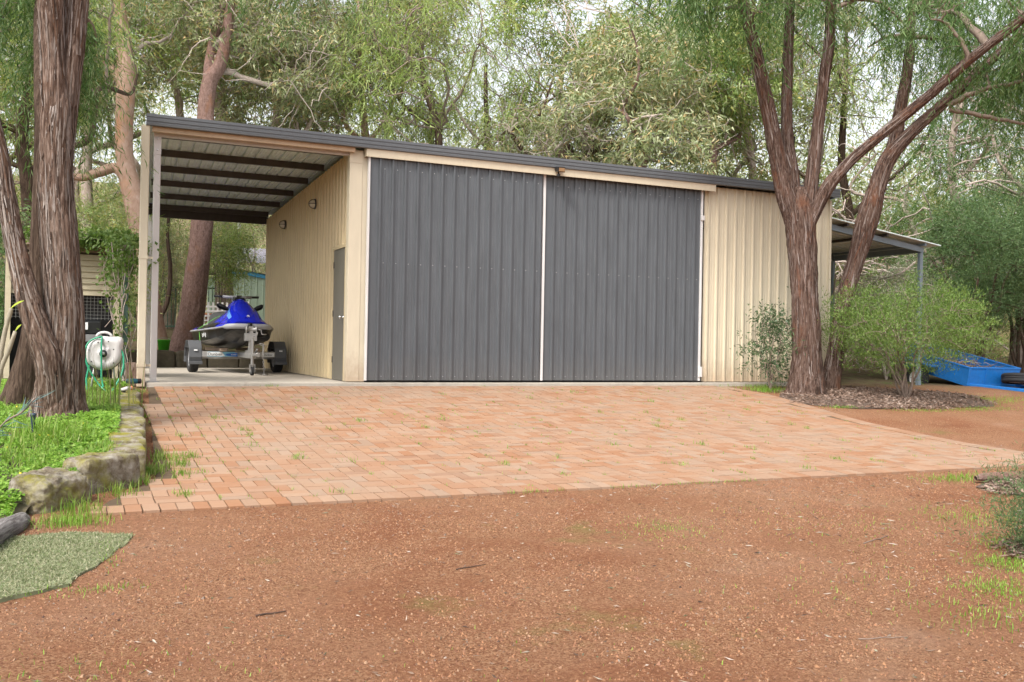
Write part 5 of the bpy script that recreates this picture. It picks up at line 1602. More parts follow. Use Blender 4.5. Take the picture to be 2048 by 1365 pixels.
MB().lathe([(0.018, 0), (0.026, 0.004), (0.026, 0.022), (0.016, 0.026)], (0.03, 0, 0.05), 'x', 14).build('collar', 'orange', nz, True)
MB().bar((-0.05, 0, 0.035), (-0.08, 0.01, -0.03), 0.02, 0.03).build('grip', 'black', nz)
sk = empty('sprinkler', (-3.36, -0.95, 0.02), (0, 0, 0.1))
tag(sk, 'teal cylindrical hose fitting lying on the far end of the low wall', 'hose fitting')
MB().lathe([(0, -0.09), (0.03, -0.085), (0.036, -0.05), (0.034, 0.04), (0.03, 0.05)], (0, 0, 0.035), 'x', 14).build('body', 'teal', sk, True)
MB().lathe([(0.028, 0.05), (0.034, 0.055), (0.034, 0.09), (0.02, 0.10), (0, 0.10)], (0, 0, 0.035), 'x', 14).build('cap', 'black', sk, True)

# ================================================================== BEHIND THE CARPORT
MAT['mint'] = paint('mint_steel', (0.42, 0.52, 0.41), 0.5, 0.05)
MAT['cyan'] = paint('bright_blue_trim', (0.06, 0.30, 0.52), 0.45, 0.06)
MAT['slate_roof'] = paint('purple_grey_roof', (0.20, 0.19, 0.22), 0.6, 0.1)
MAT['lattice'] = paint('white_lattice', (0.66, 0.62, 0.60), 0.6, 0.06)
MAT['pool_green'] = paint('dark_green_powdercoat', (0.02, 0.06, 0.035), 0.5, 0.15)
MAT['terracotta'] = paint('terracotta', (0.40, 0.13, 0.06), 0.8, 0.15)
MAT['lime'] = paint('lime_plastic', (0.10, 0.60, 0.04), 0.4, 0.1)
gs = empty('mint_shed', (1.6, 16.6, 0.7))
tag(gs, 'mint green garden shed with bright blue trim seen through the carport', 'shed')
V, F = [], []
rb_ = ribbed(-1.6, 1.4, 0.02, pitch=0.2, minor=False)
sheet('wall', rb_, lambda u, d, z: (u, -d, z), gs, 'mint', lambda u: 1.98 - 0.14 * (u + 0.9) if u > -0.9 else 1.98 + 0.1 * (u + 0.9), 0.0, sub=(0, 0, 0))
sheet('wall', ribbed(0, 2.2, 0.02, pitch=0.2, minor=False), lambda u, d, z: (-1.6 - d, u, z), gs, 'mint', 1.9, 0.0, sub=(0, 0, 0))
MB().bar((-0.92, -0.04, 2.03), (1.42, -0.04, 1.70), 0.03, 0.12).build('fascia', 'cyan', gs)
MB().bar((-1.65, -0.04, 1.96), (-0.93, -0.04, 2.03), 0.03, 0.12).build('fascia', 'cyan', gs)
MB().box((1.37, -0.045, 0.0), (1.43, -0.024, 1.66)).build('corner_trim', 'cyan', gs)
MB().add([(-0.9, -0.1, 2.10), (1.5, -0.1, 1.78), (1.5, 2.4, 1.78), (-0.9, 2.4, 2.10), (-1.7, -0.1, 2.02), (-1.7, 2.4, 2.02)], [(0, 1, 2, 3), (4, 0, 3, 5)]).build('roof', 'slate_roof', gs)
ds = empty('open_pavilion', (3.2, 22.6, 1.2))
tag(ds, 'open pavilion with a purple-grey corrugated roof beyond the mint shed', 'pavilion')
rp = ribbed(-1.6, 2.0, 0.03, pitch=0.16, minor=False)
V, F = [], []
for (u, d) in rp:
    V += [(u, -0.6, 2.25 + d), (u, 2.2, 3.05 + d)]
F = [(2 * i, 2 * i + 2, 2 * i + 3, 2 * i + 1) for i in range(len(rp) - 1)]
mk('roof', V, F, 'slate_roof', ds)
for xx in (-1.2, -0.3, 1.8):
    MB().box((xx, -0.45, 0), (xx + 0.09, -0.36, 2.24)).build('post', 'white', ds)
    MB().box((xx, 1.9, 0), (xx + 0.09, 1.99, 2.9)).build('post', 'white', ds)
wpole = tag(MB().lathe([(0.055, 0), (0.055, 6.5), (0, 6.52)], (0, 0, 0), 'z', 12).build('light_pole', 'white', None, True), 'slim white pole rising behind the mint shed', 'pole')
wpole.location = (1.05, 19.2, 0.8)
la = empty('lattice_screen', (-1.36, 10.6, 0.55), (0, 0, -0.42))
tag(la, 'white painted lattice screen behind the watercraft', 'screen')
for k in range(7):
    MB().box((0, -0.012, 0.16 + k * 0.115), (1.35, -0.001, 0.205 + k * 0.115)).build('lath', 'lattice', la)
for k in range(12):
    MB().box((0.02 + k * 0.115, 0.0, 0.12), (0.065 + k * 0.115, 0.012, 0.98)).build('lath', 'lattice', la)
MB().box((-0.03, -0.02, 0.0), (0.01, 0.02, 1.02)).build('post', 'lattice', la); MB().box((1.36, -0.02, 0.0), (1.40, 0.02, 1.02)).build('post', 'lattice', la)
for k in range(4):
    pt = MB().lathe([(0.0, 0.0), (0.09, 0.0), (0.13, 0.24), (0.15, 0.24), (0.15, 0.29), (0.12, 0.29), (0.11, 0.25), (0, 0.25)], (0, 0, 0), 'z', 18).build('flower_pot', 'terracotta', None, True)
    pt.location = (-1.15 + 0.26 * k, 11.05 - 0.11 * k, float(ground_z(-1.0, 11.0)) + 0.45)
    tag(pt, ['first', 'second', 'third', 'fourth'][k] + ' terracotta pot from the left behind the white lattice screen', 'pot', 'terracotta pots behind the lattice')
shf = tag(MB().box((-0.2, -0.15, 0), (1.1, 0.15, 0.05)).box((-0.15, -0.1, -0.6), (-0.1, 0.1, 0)).box((1.0, -0.1, -0.6), (1.05, 0.1, 0)).build('plant_bench', 'wood'), 'low timber plant bench behind the lattice screen', 'bench')
shf.location = (-1.15, 11.0, float(ground_z(-1.0, 11.0)) + 0.40)
shf.rotation_euler = (0, 0, -0.42)
pf_ = empty('pool_fence', (-2.9, 14.2, 0.85), (0, 0, -0.35))
tag(pf_, 'dark green tubular pool fence seen through the carport', 'fence')
for k in range(26):
    MB().box((k * 0.1, -0.01, 0.05), (k * 0.1 + 0.02, 0.01, 1.2)).build('bar', 'pool_green', pf_)
for z in (0.08, 1.15):
    MB().box((-0.03, -0.02, z), (2.6, 0.02, z + 0.04)).build('rail', 'pool_green', pf_)
bk = empty('bucket', (-2.26, 7.75, 0.31))
tag(bk, 'bright lime green bucket behind the carport post', 'bucket')
MB().lathe([(0.0, 0.0), (0.10, 0.0), (0.135, 0.26), (0.145, 0.26), (0.145, 0.275), (0.125, 0.275), (0.095, 0.02), (0, 0.02)], (0, 0, 0), 'z', 22).build('pail', 'lime', bk, True)
MB().tube([(0.14 * math.cos(a), 0, 0.265 + 0.05 * math.sin(a)) for a in np.linspace(0, math.pi, 10)], 0.005, 6).build('handle', 'galv', bk, True)
# house glimpsed at the far right
MAT['sandstone'] = paint('pale_yellow_wall', (0.48, 0.38, 0.22), 0.8, 0.1)
hs_ = empty('far_house', (26.0, 9.5, 0.3), (0, 0, -0.4))
tag(hs_, 'pale yellow house wall glimpsed through the trees at the far right', 'house')
MB().box((0, 0, 0), (5, 4, 2.4)).build('wall', 'sandstone', hs_)
MB().prism([(-0.4, 2.4), (4.4, 2.4), (2.0, 3.6)], -0.4, 5.4, 'x').build('roof', 'slate_roof', hs_)
wn = MB().box((1.2, -0.02, 0.9), (2.6, 0.0, 1.9)).build('window', 'white', hs_)
MB().box((1.27, -0.03, 0.97), (2.53, -0.021, 1.83)).build('pane', 'steel_black', wn)

# ================================================================== SHRUBS
def shrub(name, label, base, h, sprd, leafm, seed, stems=7, n1=20, n2=120, twig='twig_grey', kind='clump', cat='shrub', group=None, r0=0.02, shape=(1, 1, 1), low=0.25, **kw):
    g = np.random.default_rng(seed)
    base = np.array([base[0], base[1], float(ground_z(base[0], base[1]))])
    root = empty(name, tuple(base))
    tag(root, label, cat, group)
    st = []
    for k in range(stems):
        a = g.uniform(0, 2 * np.pi)
        o_ = np.array([math.cos(a), math.sin(a)]) * sprd * g.uniform(0.2, 0.65)
        P = []
        for q in np.linspace(0, 1, 6):
            w_ = g.normal(size=2) * 0.03 * sprd
            P.append((base[0] + o_[0] * q ** 1.3 + w_[0] * (q > 0), base[1] + o_[1] * q ** 1.3 + w_[1] * (q > 0), base[2] - 0.05 + h * 0.7 * q, r0 * (1 - 0.6 * q)))
        st.append(P)
    vols = [(tuple(base + np.array([0, 0, h * (low + 1) / 2])), (sprd * shape[0], sprd * shape[1], h * (1 - low) / 2), 1.0)]
    parts, tips = skeleton_branches(st, vols, n1, n2, g, r0 * 0.7, r0 * 0.35, 0.1, 0.1)
    for P in st:
        q = smooth_path(P, 0.1)
        parts.append(tube(q[:, :3] + g.normal(size=(len(q), 3)) * 0.004, q[:, 3], 6))
    V, F = join(parts)
    mk('stems', V, F, twig, root, True, base)
    V, F = (weeping_leaves if kind == 'weep' else clump_leaves)(tips, g=g, **kw)
    mk('foliage', V, F, leafm, root, False, base)
    return root
MAT['leaf_bush'] = leafmat('dull_green_bush_leaf', [(0.06, 0.12, 0.018), (0.11, 0.19, 0.035), (0.16, 0.25, 0.055), (0.22, 0.28, 0.10)], 0.35)
FINE = dict(n_leaf=90, rad=0.15, leaf=(0.03, 0.06), width=(0.010, 0.017), droop=-0.9, per=4, tri=True)
shrub('green_bush', 'open bright green bush with bare grey stems on the mulch', (9.25, -1.95), 2.05, 1.5, 'leaf_bush', 301, stems=16, n1=60, n2=330, r0=0.022, low=0.26, **FINE)
shrub('glossy_shrub', 'dark glossy-leaved shrub against the cream wall left of the forked red tree', (7.22, -0.80), 1.5, 0.46, 'leaf_glossy', 302, stems=5, n1=14, n2=56, r0=0.012, low=0.10, n_leaf=34, rad=0.14, leaf=(0.05, 0.10), width=(0.016, 0.028), per=2)
SIL = dict(n_leaf=90, rad=0.2, leaf=(0.03, 0.06), width=(0.010, 0.016), droop=-0.5, per=4)
shrub('silver_bush', 'pale silvery bush behind the leaning trunk under the lean-to', (12.6, 1.75), 2.75, 1.25, 'leaf_silver', 303, stems=10, n1=40, n2=190, r0=0.02, twig='twig_pale', low=0.2, **SIL)
shrub('silver_bush', 'pale silvery bush right of the lean-to post, behind the blue trailer', (14.6, 2.9), 2.2, 1.0, 'leaf_silver', 304, stems=9, n1=24, n2=130, r0=0.02, twig='twig_pale', low=0.2, **SIL)
FEA = dict(tri=True, n_leaf=190, rad=0.34, leaf=(0.06, 0.13), width=(0.010, 0.018), droop=0.0, per=3)
shrub('feathery_wattle', 'dark feathery wattle standing behind the right end of the blue trailer', (15.6, 1.9), 4.3, 1.7, 'leaf_dark', 305, stems=5, n1=30, n2=170, r0=0.05, twig='bark_dark', low=0.25, cat='tree', **FEA)
shrub('feathery_wattle', 'tall dark feathery wattle at the right edge beyond the blue trailer', (17.6, 2.2), 5.2, 1.9, 'leaf_dark', 306, stems=5, n1=30, n2=170, r0=0.05, twig='bark_dark', low=0.15, cat='tree', **FEA)
shrub('feathery_wattle', 'mid green feathery wattle left of the dark ones, behind the lean-to', (17.5, 5.2), 5.0, 2.0, 'leaf_pep', 307, stems=5, n1=30, n2=150, r0=0.05, twig='bark_dark', low=0.1, cat='tree', **FEA)
OLI = dict(tri=True, n_leaf=110, rad=0.32, leaf=(0.07, 0.13), width=(0.012, 0.022), droop=0.4, per=3)
US = [
 ('wispy_shrub', 'wispy olive shrub right of the brown trunk behind the lattice screen', (-0.45, 12.2), 3.6, 0.75, 'leaf_gum_g', 0.35),
 ('wispy_shrub', 'wispy olive shrub left of the brown trunk, seen through the carport', (-2.3, 12.4), 3.6, 1.3, 'leaf_gum', 0.25),
 ('wispy_shrub', 'yellow-green shrub behind the pool fence', (-2.2, 16.6), 2.8, 1.6, 'leaf_bright', 0.0),
 ('wispy_shrub', 'tall olive shrub behind the barbecue hut', (-3.6, 6.6), 3.4, 1.0, 'leaf_gum_g', 0.2),
 ('wispy_shrub', 'fine green shrub left of the barbecue hut', (-5.15, 3.6), 2.6, 0.9, 'leaf_pep', 0.05),
 ('wispy_shrub', 'olive shrub far behind the thick tree at the left edge', (-5.2, 11.2), 3.6, 1.6, 'leaf_gum', 0.0),
 ('wispy_shrub', 'broad olive shrub behind the salmon trunk', (-3.1, 14.6), 4.2, 1.6, 'leaf_gum_g', 0.0),
 ('wispy_shrub', 'grey-green shrub behind the mint shed', (1.8, 19.8), 4.5, 2.0, 'leaf_gum', 0.0),
 ('wispy_shrub', 'pale twiggy shrub behind the far end of the lean-to', (16.0, 7.4), 4.2, 2.0, 'leaf_gum', 0.0),
 ('wispy_shrub', 'tall olive shrub behind the stems of the forked red tree, above the lean-to', (13.2, 9.6), 6.0, 2.2, 'leaf_gum_g', 0.0),
 ('wispy_shrub', 'tall grey-green shrub right of the burnt stub', (16.6, 9.8), 6.0, 2.3, 'leaf_gum', 0.0),
 ('wispy_shrub', 'tall green shrub far behind the dark wattles', (21.0, 8.0), 6.0, 2.4, 'leaf_gum_g', 0.0),
 ('wispy_shrub', 'light green shrub in front of the far yellow house', (21.5, 6.4), 3.0, 1.8, 'leaf_gum_g', 0.0),
 ('wispy_shrub', 'spreading olive shrub left of the far yellow house', (20.5, 10.5), 4.2, 2.4, 'leaf_gum_g', 0.0),
]
for k, (nm, lb, b_, h, rd, lf, low) in enumerate(US):
    shrub(nm, lb, b_, h, rd, lf, 320 + k, stems=6, n1=18, n2=90 if h < 5.5 else 170, r0=0.025, low=low, group='shrubs in the wood', **OLI)
# slanting thin trunk seen through the carport
sl = empty('slanting_sapling', (-2.45, 10.4, 0.5))
tag(sl, 'thin dark slanting sapling trunk seen left of the brown trunk', 'tree')
V, F = bark_tube([(-2.5, 10.4, 0.3, 0.07), (-2.25, 10.4, 0.9, 0.06), (-1.98, 10.4, 1.5, 0.055), (-1.92, 10.4, 2.3, 0.05), (-2.0, 10.4, 3.2, 0.04), (-1.9, 10.4, 4.4, 0.02)], 16, 0.01, 5)
mk('trunk', V, F, 'bark_dark', sl, True, (-2.45, 10.4, 0.5))
g = np.random.default_rng(61)
tp = [np.array([(-1.95 + g.normal(0, .5), 10.4 + g.normal(0, .3), 3.6 + g.normal(0, .6))]) for _ in range(40)]
V, F = clump_leaves(tp, 60, g, rad=0.3, leaf=(0.06, 0.11), width=(0.01, 0.02), tri=True)
mk('crown', V, F, 'leaf_gum_g', sl, False, (-2.45, 10.4, 0.5))

# thick leaning trunk and burnt stub that top the roof
TK = [(7.2, 9.0, 0.5, 0.42), (7.35, 8.9, 2.0, 0.38), (7.6, 8.8, 3.6, 0.34), (7.9, 8.8, 5.0, 0.30), (8.1, 8.9, 5.7, 0.26), (8.2, 9.0, 6.1, 0.14)]
TKB = [(8.0, 8.85, 5.3, 0.10), (7.3, 8.6, 5.5, 0.09), (6.7, 8.4, 5.6, 0.07), (6.1, 8.2, 6.1, 0.05)]
TKC = [(8.0, 8.85, 5.1, 0.12), (8.6, 8.5, 5.9, 0.11), (9.3, 8.3, 6.1, 0.10), (9.8, 8.2, 5.7, 0.09), (10.0, 8.2, 5.2, 0.07)]
tree('old_red_trunk', (7.2, 9.0, 0.6), 'thick red-brown broken trunk with curling pale limbs just above the roof line', [TK, TKB, TKC], 'bark_red', 'twig_pale', 'leaf_gum',
     [((7.6, 8.8, 6.0), (2.4, 1.4, 0.9), 1)], 26, 70, 'clump', 401, seg=36, amp=0.03, strips=60, n_leaf=60, wig=0.3, **GK)
BS = [(13.3, 6.5, 0.4, 0.16), (13.35, 6.5, 3.0, 0.15), (13.5, 6.5, 5.0, 0.13), (13.8, 6.5, 6.1, 0.10), (13.95, 6.5, 6.5, 0.03)]
MAT['charred'] = barkmat('charred_bark', [(0.006, 0.006, 0.006), (0.02, 0.019, 0.018), (0.05, 0.045, 0.04)], pos=[0.3, 0.5, 0.7])
o = empty('burnt_stub', (13.3, 6.5, 0.4))
tag(o, 'black burnt stub of a tree between the red stems above the lean-to', 'stump')
V, F = bark_tube(BS, 20, 0.02, 3)
mk('trunk', V, F, 'charred', o, True, (13.3, 6.5, 0.4))

# heap of dead branches behind the lean-to
g = np.random.default_rng(71)
parts = []
for q in range(330):
    c = np.array([15.0, 4.6, 0.3]) + np.array([g.normal() * 1.5, g.normal() * 1.0, abs(g.normal()) * 1.7])
    L = g.uniform(0.8, 2.6)
    d = unit(g.normal(size=3) * np.array([1, 0.8, 0.5])) * L
    n = 9
    P = c + np.outer(np.linspace(-0.5, 0.5, n), d) + np.cumsum(g.normal(size=(n, 3)) * 0.07, axis=0)
    P[:, 2] = np.maximum(P[:, 2], 0.1)
    parts.append(tube(P, np.linspace(1, 0.25, n) * g.uniform(0.008, 0.032), 5))
V, F = join(parts)
root = empty('brush_heap', (15.0, 4.6, 0.2))
tag(root, 'tangled heap of dead pale branches behind the lean-to', 'brush heap')
o = mk('branches', V, F, 'twig_pale', root, True, (15.0, 4.6, 0.2)); o['kind'] = 'stuff'
n = 7000
P = np.column_stack([15.0 + g.normal(size=n) * 1.6, 4.6 + g.normal(size=n) * 1.0, 0.3 + np.abs(g.normal(size=n)) * 1.7])
V, F = leaves(P, g.normal(size=(n, 3)), g.uniform(0.06, 0.12, n), g.uniform(0.02, 0.04, n), g, 0, True)
o = mk('dead_leaves', V, F, 'dry', root, False, (15.0, 4.6, 0.2)); o['kind'] = 'stuff'

# plants at the left edge
fp = empty('frangipani', (-4.66, -5.86, -0.35))
tag(fp, 'bare grey frangipani stems with two lime leaves at the left edge', 'plant')
FS = np.array([-4.66, -5.86, -0.35])
MAT['frang_bark'] = paint('grey_green_stem', (0.26, 0.23, 0.17), 0.7, 0.2, scale=(9, 9, 9))
MAT['lime_leaf'] = leafmat('lime_leaf', [(0.36, 0.46, 0.05), (0.42, 0.50, 0.06)], 0.45)
for pts in ([(-4.66, -5.86, -0.4), (-4.65, -5.86, 0.2), (-4.60, -5.88, 0.62), (-4.56, -5.90, 0.80), (-4.55, -5.905, 0.84)], [(-4.66, -5.86, -0.1), (-4.63, -5.86, 0.30), (-4.56, -5.90, 0.52), (-4.52, -5.92, 0.66)], [(-4.70, -5.84, -0.35), (-4.72, -5.85, 0.3), (-4.78, -5.9, 0.7)]):
    q = smooth_path(np.column_stack([pts, np.linspace(0.022, 0.014, len(pts))]), 0.04)
    MB().tube(q[:, :3], q[:, 3], 10).build('stem', 'frang_bark', fp, True, FS)
def blade(p, d, L, w, upv, n=7, curl=0.2):
    p, d, upv = np.array(p, float), unit(np.array(d, float)), np.array(upv, float)
    s_ = unit(np.cross(d, upv))
    V = []
    for q in np.linspace(0, 1, n):
        ww = w * math.sin(math.pi * min(0.97, 0.06 + q * 0.94)) ** 0.8 / 2
        c = p + d * L * q + upv * curl * L * (q - q * q)
        V += [c - s_ * ww + upv * ww * 0.25, c, c + s_ * ww + upv * ww * 0.25]
    F = []
    for i in range(n - 1):
        F += [(3 * i, 3 * i + 1, 3 * i + 4, 3 * i + 3), (3 * i + 1, 3 * i + 2, 3 * i + 5, 3 * i + 4)]
    return np.array(V), np.array(F)
for p, d, L in (((-4.555, -5.905, 0.84), (0.75, -0.2, 0.5), 0.115), ((-4.52, -5.92, 0.66), (0.5, -0.2, 0.6), 0.07)):
    V, F = blade(p, d, L, 0.045, (-0.3, -0.4, 0.8))
    mk('leaf', V, F, 'lime_leaf', fp, True, FS)
MAT['blue_leaf'] = leafmat('blue_grey_leaf', [(0.05, 0.10, 0.11), (0.08, 0.15, 0.15), (0.10, 0.18, 0.17)], 0.2)
sg = empty('blue_grey_shrub', (-4.62, -6.75, -0.5))
tag(sg, 'sprig of narrow blue-grey leaves poking in at the left edge', 'plant')
parts = []
g = np.random.default_rng(81)
ax = np.array([(-4.75, -6.9, -0.35), (-4.55, -6.98, 0.0), (-4.42, -7.03, 0.10), (-4.34, -7.06, 0.20)])
q = smooth_path(np.column_stack([ax, np.full(4, 0.006)]), 0.03)
MB().tube(q[:, :3], 0.006, 6).build('stem', 'twig_grey', sg, True, (-4.62, -6.75, -0.5))
for k in range(34):
    c = q[g.integers(6, len(q)), :3]
    d = unit(np.array([0.55, -0.2, 0.25]) + g.normal(size=3) * np.array([0.35, 0.3, 0.45]))
    parts.append(blade(c, d, g.uniform(0.09, 0.17), 0.011, (0, -0.3, 0.9), 5, -0.15))
V, F = join(parts)
mk('foliage', V, F, 'blue_leaf', sg, True, (-4.62, -6.75, -0.5))
# grey-green shrub at the right edge
shrub('grey_green_shrub', 'feathery grey-green shrub at the right edge of the gravel', (1.98, -10.02), 0.46, 0.26, 'leaf_silver_g' if 'leaf_silver_g' in MAT else 'leaf_dark', 330, stems=12, n1=30, n2=100, r0=0.006, twig='twig_pale', low=0.05, n_leaf=60, rad=0.10, leaf=(0.03, 0.06), width=(0.004, 0.007), droop=-0.7, per=3)
MAT['navy'] = paint('navy_plastic', (0.02, 0.035, 0.06), 0.5, 0.1)
# garden light on a spike
gl = tag(MB().lathe([(0.0, -0.1), (0.012, 0.0), (0.02, 0.12), (0.022, 0.13), (0.022, 0.15), (0.026, 0.155), (0.024, 0.175), (0, 0.18)], (0, 0, 0), 'z', 14).build('garden_spike_light', 'navy', None, True), 'small dark blue spike light in the clover by the thick tree', 'garden light')
gl.location = (-4.42, -4.6, -0.26)

# ================================================================== LOGS, MAT
MAT['grey_wood'] = barkmat('silver_driftwood', [(0.06, 0.05, 0.048), (0.17, 0.15, 0.145), (0.28, 0.26, 0.25), (0.38, 0.36, 0.35)], (26, 26, 2.5), 1.0, 0.03, pos=[0.32, 0.45, 0.57, 0.7])
V, F = bark_tube([(0, 0, -0.36, 0.03), (0, 0, -0.30, 0.05), (0.01, 0, -0.1, 0.066), (0, 0.01, 0.2, 0.07), (0.02, 0, 0.52, 0.06), (0.02, 0, 0.56, 0.04)], 36, 0.02, 12, ring=0.02)
lg = mk('driftwood_log', V, F, 'grey_wood', None, True)
lg.rotation_euler = (R(90), R(4), R(-14))
lg.location = (-4.47, -7.56, -0.60)
tag(lg, 'silver-grey weathered log lying below the boulder at the left edge', 'log')
V, F = bark_tube([(0, 0, -0.75, 0.02), (0, 0.01, -0.6, 0.042), (0.02, 0, -0.1, 0.05), (-0.02, 0, 0.4, 0.06), (0, 0, 0.9, 0.06)], 30, 0.02, 14, ring=0.03)
lg2 = mk('fallen_log', V, F, 'bark_brown', None, True)
lg2.rotation_euler = (R(90), 0, R(84))
lg2.location = (4.75, -7.82, -0.605)
tag(lg2, 'fallen brown log on the mulch at the right end of the paving', 'log')
tag(blob(5.1, -8.15, 1.3, 0.40, 15, name='mulch_patch', h=0.015), 'patch of dark mulch round the fallen log', 'bed', kind='structure')
tag(blob(2.35, -9.98, 0.6, 0.34, 16, name='mulch_patch', h=0.015), 'patch of dark mulch under the grey-green shrub', 'bed', kind='structure')

MAT['turf'] = leafmat('turf_fibre', [(0.09, 0.13, 0.045), (0.16, 0.20, 0.085), (0.24, 0.26, 0.14), (0.34, 0.33, 0.22), (0.40, 0.36, 0.25)], 0.15, rough=0.7)
MAT['turf_base'] = paint('turf_backing', (0.16, 0.18, 0.10), 0.95, 0.2, scale=(9, 9, 9), bmp=0.5)
mat_base = np.array([(-3.72, -7.80), (-4.14, -7.62), (-4.46, -7.70), (-4.95, -7.95), (-4.95, -9.05), (-4.50, -9.02), (-4.11, -8.80), (-3.92, -8.35)])
mp_ = []
for i in range(len(mat_base)):
    a, b_ = mat_base[i], mat_base[(i + 1) % len(mat_base)]
    for q in np.linspace(0, 1, 9)[:-1]:
        mp_.append(a + (b_ - a) * q + rng.normal(size=2) * 0.009)
mat_poly = np.array(mp_)
root = empty('turf_mat', (-4.3, -8.3, -0.67))
tag(root, 'worn green artificial turf mat on the gravel at the lower left', 'mat')
MS = np.array([-4.3, -8.3, -0.67])
pz = ground_z(mat_poly[:, 0], mat_poly[:, 1]) + 0.004
Vb = [(x, y, z) for (x, y), z in zip(mat_poly, pz)] + [(x, y, z - 0.05) for (x, y), z in zip(mat_poly, pz)]
nn = len(mat_poly)
mk('backing', Vb, [tuple(reversed(range(nn)))] + [(i, (i + 1) % nn, nn + (i + 1) % nn, nn + i) for i in range(nn)], 'turf_base', root, False, MS)
def inside(px, py, poly):
    r_ = np.zeros(len(px), bool)
    j = len(poly) - 1
    for i in range(len(poly)):
        xi, yi = poly[i]; xj, yj = poly[j]
        r_ ^= ((yi > py) != (yj > py)) & (px < (xj - xi) * (py - yi) / (yj - yi + 1e-12) + xi)
        j = i
    return r_
g = np.random.default_rng(91)
X = g.uniform(-5, -3.7, 60000); Y = g.uniform(-9.1, -7.55, 60000)
k = inside(X + g.normal(0, 0.008, 60000), Y + g.normal(0, 0.008, 60000), mat_poly)
X, Y = X[k], Y[k]
P = np.column_stack([X, Y, ground_z(X, Y) + 0.002])
V, F = leaves(P, g.normal(size=(len(X), 3)) * np.array([0.9, 0.9, 0.3]) + np.array([0, 0, 0.6]), g.uniform(0.012, 0.03, len(X)), g.uniform(0.003, 0.007, len(X)), g, 0, True)
o = mk('pile', V, F, 'turf', root, False, MS)
o['kind'] = 'stuff'

# ================================================================== GROUND COVER
MAT['clover'] = leafmat('clover_leaf', [(0.09, 0.20, 0.015), (0.15, 0.29, 0.03), (0.21, 0.36, 0.05), (0.28, 0.40, 0.08)], 0.35)
MAT['grass'] = leafmat('grass_blade', [(0.10, 0.20, 0.02), (0.16, 0.28, 0.035), (0.24, 0.34, 0.07), (0.30, 0.33, 0.12)], 0.35)
def blades(P, L, W_, g, lean=0.45):
    """bent grass blades as two-segment strips -> quads"""
    n = len(P)
    L = np.broadcast_to(L, (n,))[:, None]; W_ = np.broadcast_to(W_, (n,))[:, None]
    a = g.uniform(0, 2 * np.pi, n)
    h = np.column_stack([np.cos(a), np.sin(a), np.zeros(n)]) * (np.abs(g.normal(size=n)) * lean)[:, None]
    s_ = np.column_stack([-np.sin(a), np.cos(a), np.zeros(n)])
    upv = np.array([0, 0, 1.0])
    m_ = P + unit(upv + h * 0.5) * L * 0.55
    t_ = m_ + unit(upv * 0.7 + h * 1.5) * L * 0.45
    V = np.stack([P - s_ * W_ / 2, P + s_ * W_ / 2, m_ + s_ * W_ * 0.4, m_ - s_ * W_ * 0.4, t_ + s_ * W_ * 0.06, t_ - s_ * W_ * 0.06], 1).reshape(-1, 3)
    b_ = np.arange(n)[:, None] * 6
    F = np.concatenate([b_ + np.array([0, 1, 2, 3]), b_ + np.array([3, 2, 4, 5])])
    return V, F
g = np.random.default_rng(111)
n = 26000
Y = g.uniform(-7.25, 1.0, n * 2); X = bed_right(Y) - 0.06 - 2.6 * g.random(n * 2) ** 1.2
dn = fbm(np.column_stack([X * 1.1, Y * 1.1, X * 0]), 3, 21)
k = (dn + g.normal(0, 0.10, n * 2) > 0.30) & (np.hypot(X + 4.2, Y + 3.58) > 0.36) & ((Y < -0.8) | (g.random(n * 2) < 0.35))
X, Y, dn = X[k][:n], Y[k][:n], dn[k][:n]
Hh = 0.03 + 0.16 * np.clip(dn - 0.3, 0, 0.5) * g.uniform(0.3, 1.6, len(X)) + 0.03 * g.random(len(X))
C_ = np.column_stack([X, Y, bed_z(X, Y) + Hh])
VV, k3 = [], []
rot0 = g.uniform(0, 2 * np.pi, len(X))
tl_ = unit(g.normal(size=(len(X), 3)) * 0.35 + np.array([0.05, -0.25, 1.0]))
e1 = unit(np.cross(tl_, np.array([1.0, 0.2, 0]))); e2 = np.cross(tl_, e1)
Ls = g.uniform(0.016, 0.032, len(X))[:, None]
for q in range(3):
    a = (rot0 + q * 2 * np.pi / 3)[:, None]
    d = np.cos(a) * e1 + np.sin(a) * e2
    s_ = -np.sin(a) * e1 + np.cos(a) * e2
    VV.append(np.stack([C_, C_ + d * Ls * 0.75 + s_ * Ls * 0.55 + tl_ * Ls * 0.1, C_ + d * Ls * 1.0 - tl_ * Ls * 0.1, C_ + d * Ls * 0.75 - s_ * Ls * 0.55 + tl_ * Ls * 0.1], 1))
V = np.stack(VV, 1).reshape(-1, 3)
o = mk('clover', V, np.arange(len(V)).reshape(-1, 4), 'clover')
tag(o, 'lush bright green clover filling the garden bed', 'ground cover', kind='stuff')
# yellow flowers of the clover
MAT['petal'] = paint('yellow_petal', (0.70, 0.52, 0.02), 0.6, 0.1)
q = g.choice(len(C_), 90, replace=False)
V, F = leaves(C_[q] + np.array([0, 0, 0.012]), g.normal(size=(90, 3)) * 0.5 + np.array([0, -0.3, 0.6]), 0.022, 0.02, g)
tag(mk('clover_flowers', V, F, 'petal'), 'tiny yellow flowers dotted over the clover', 'flowers', kind='stuff')
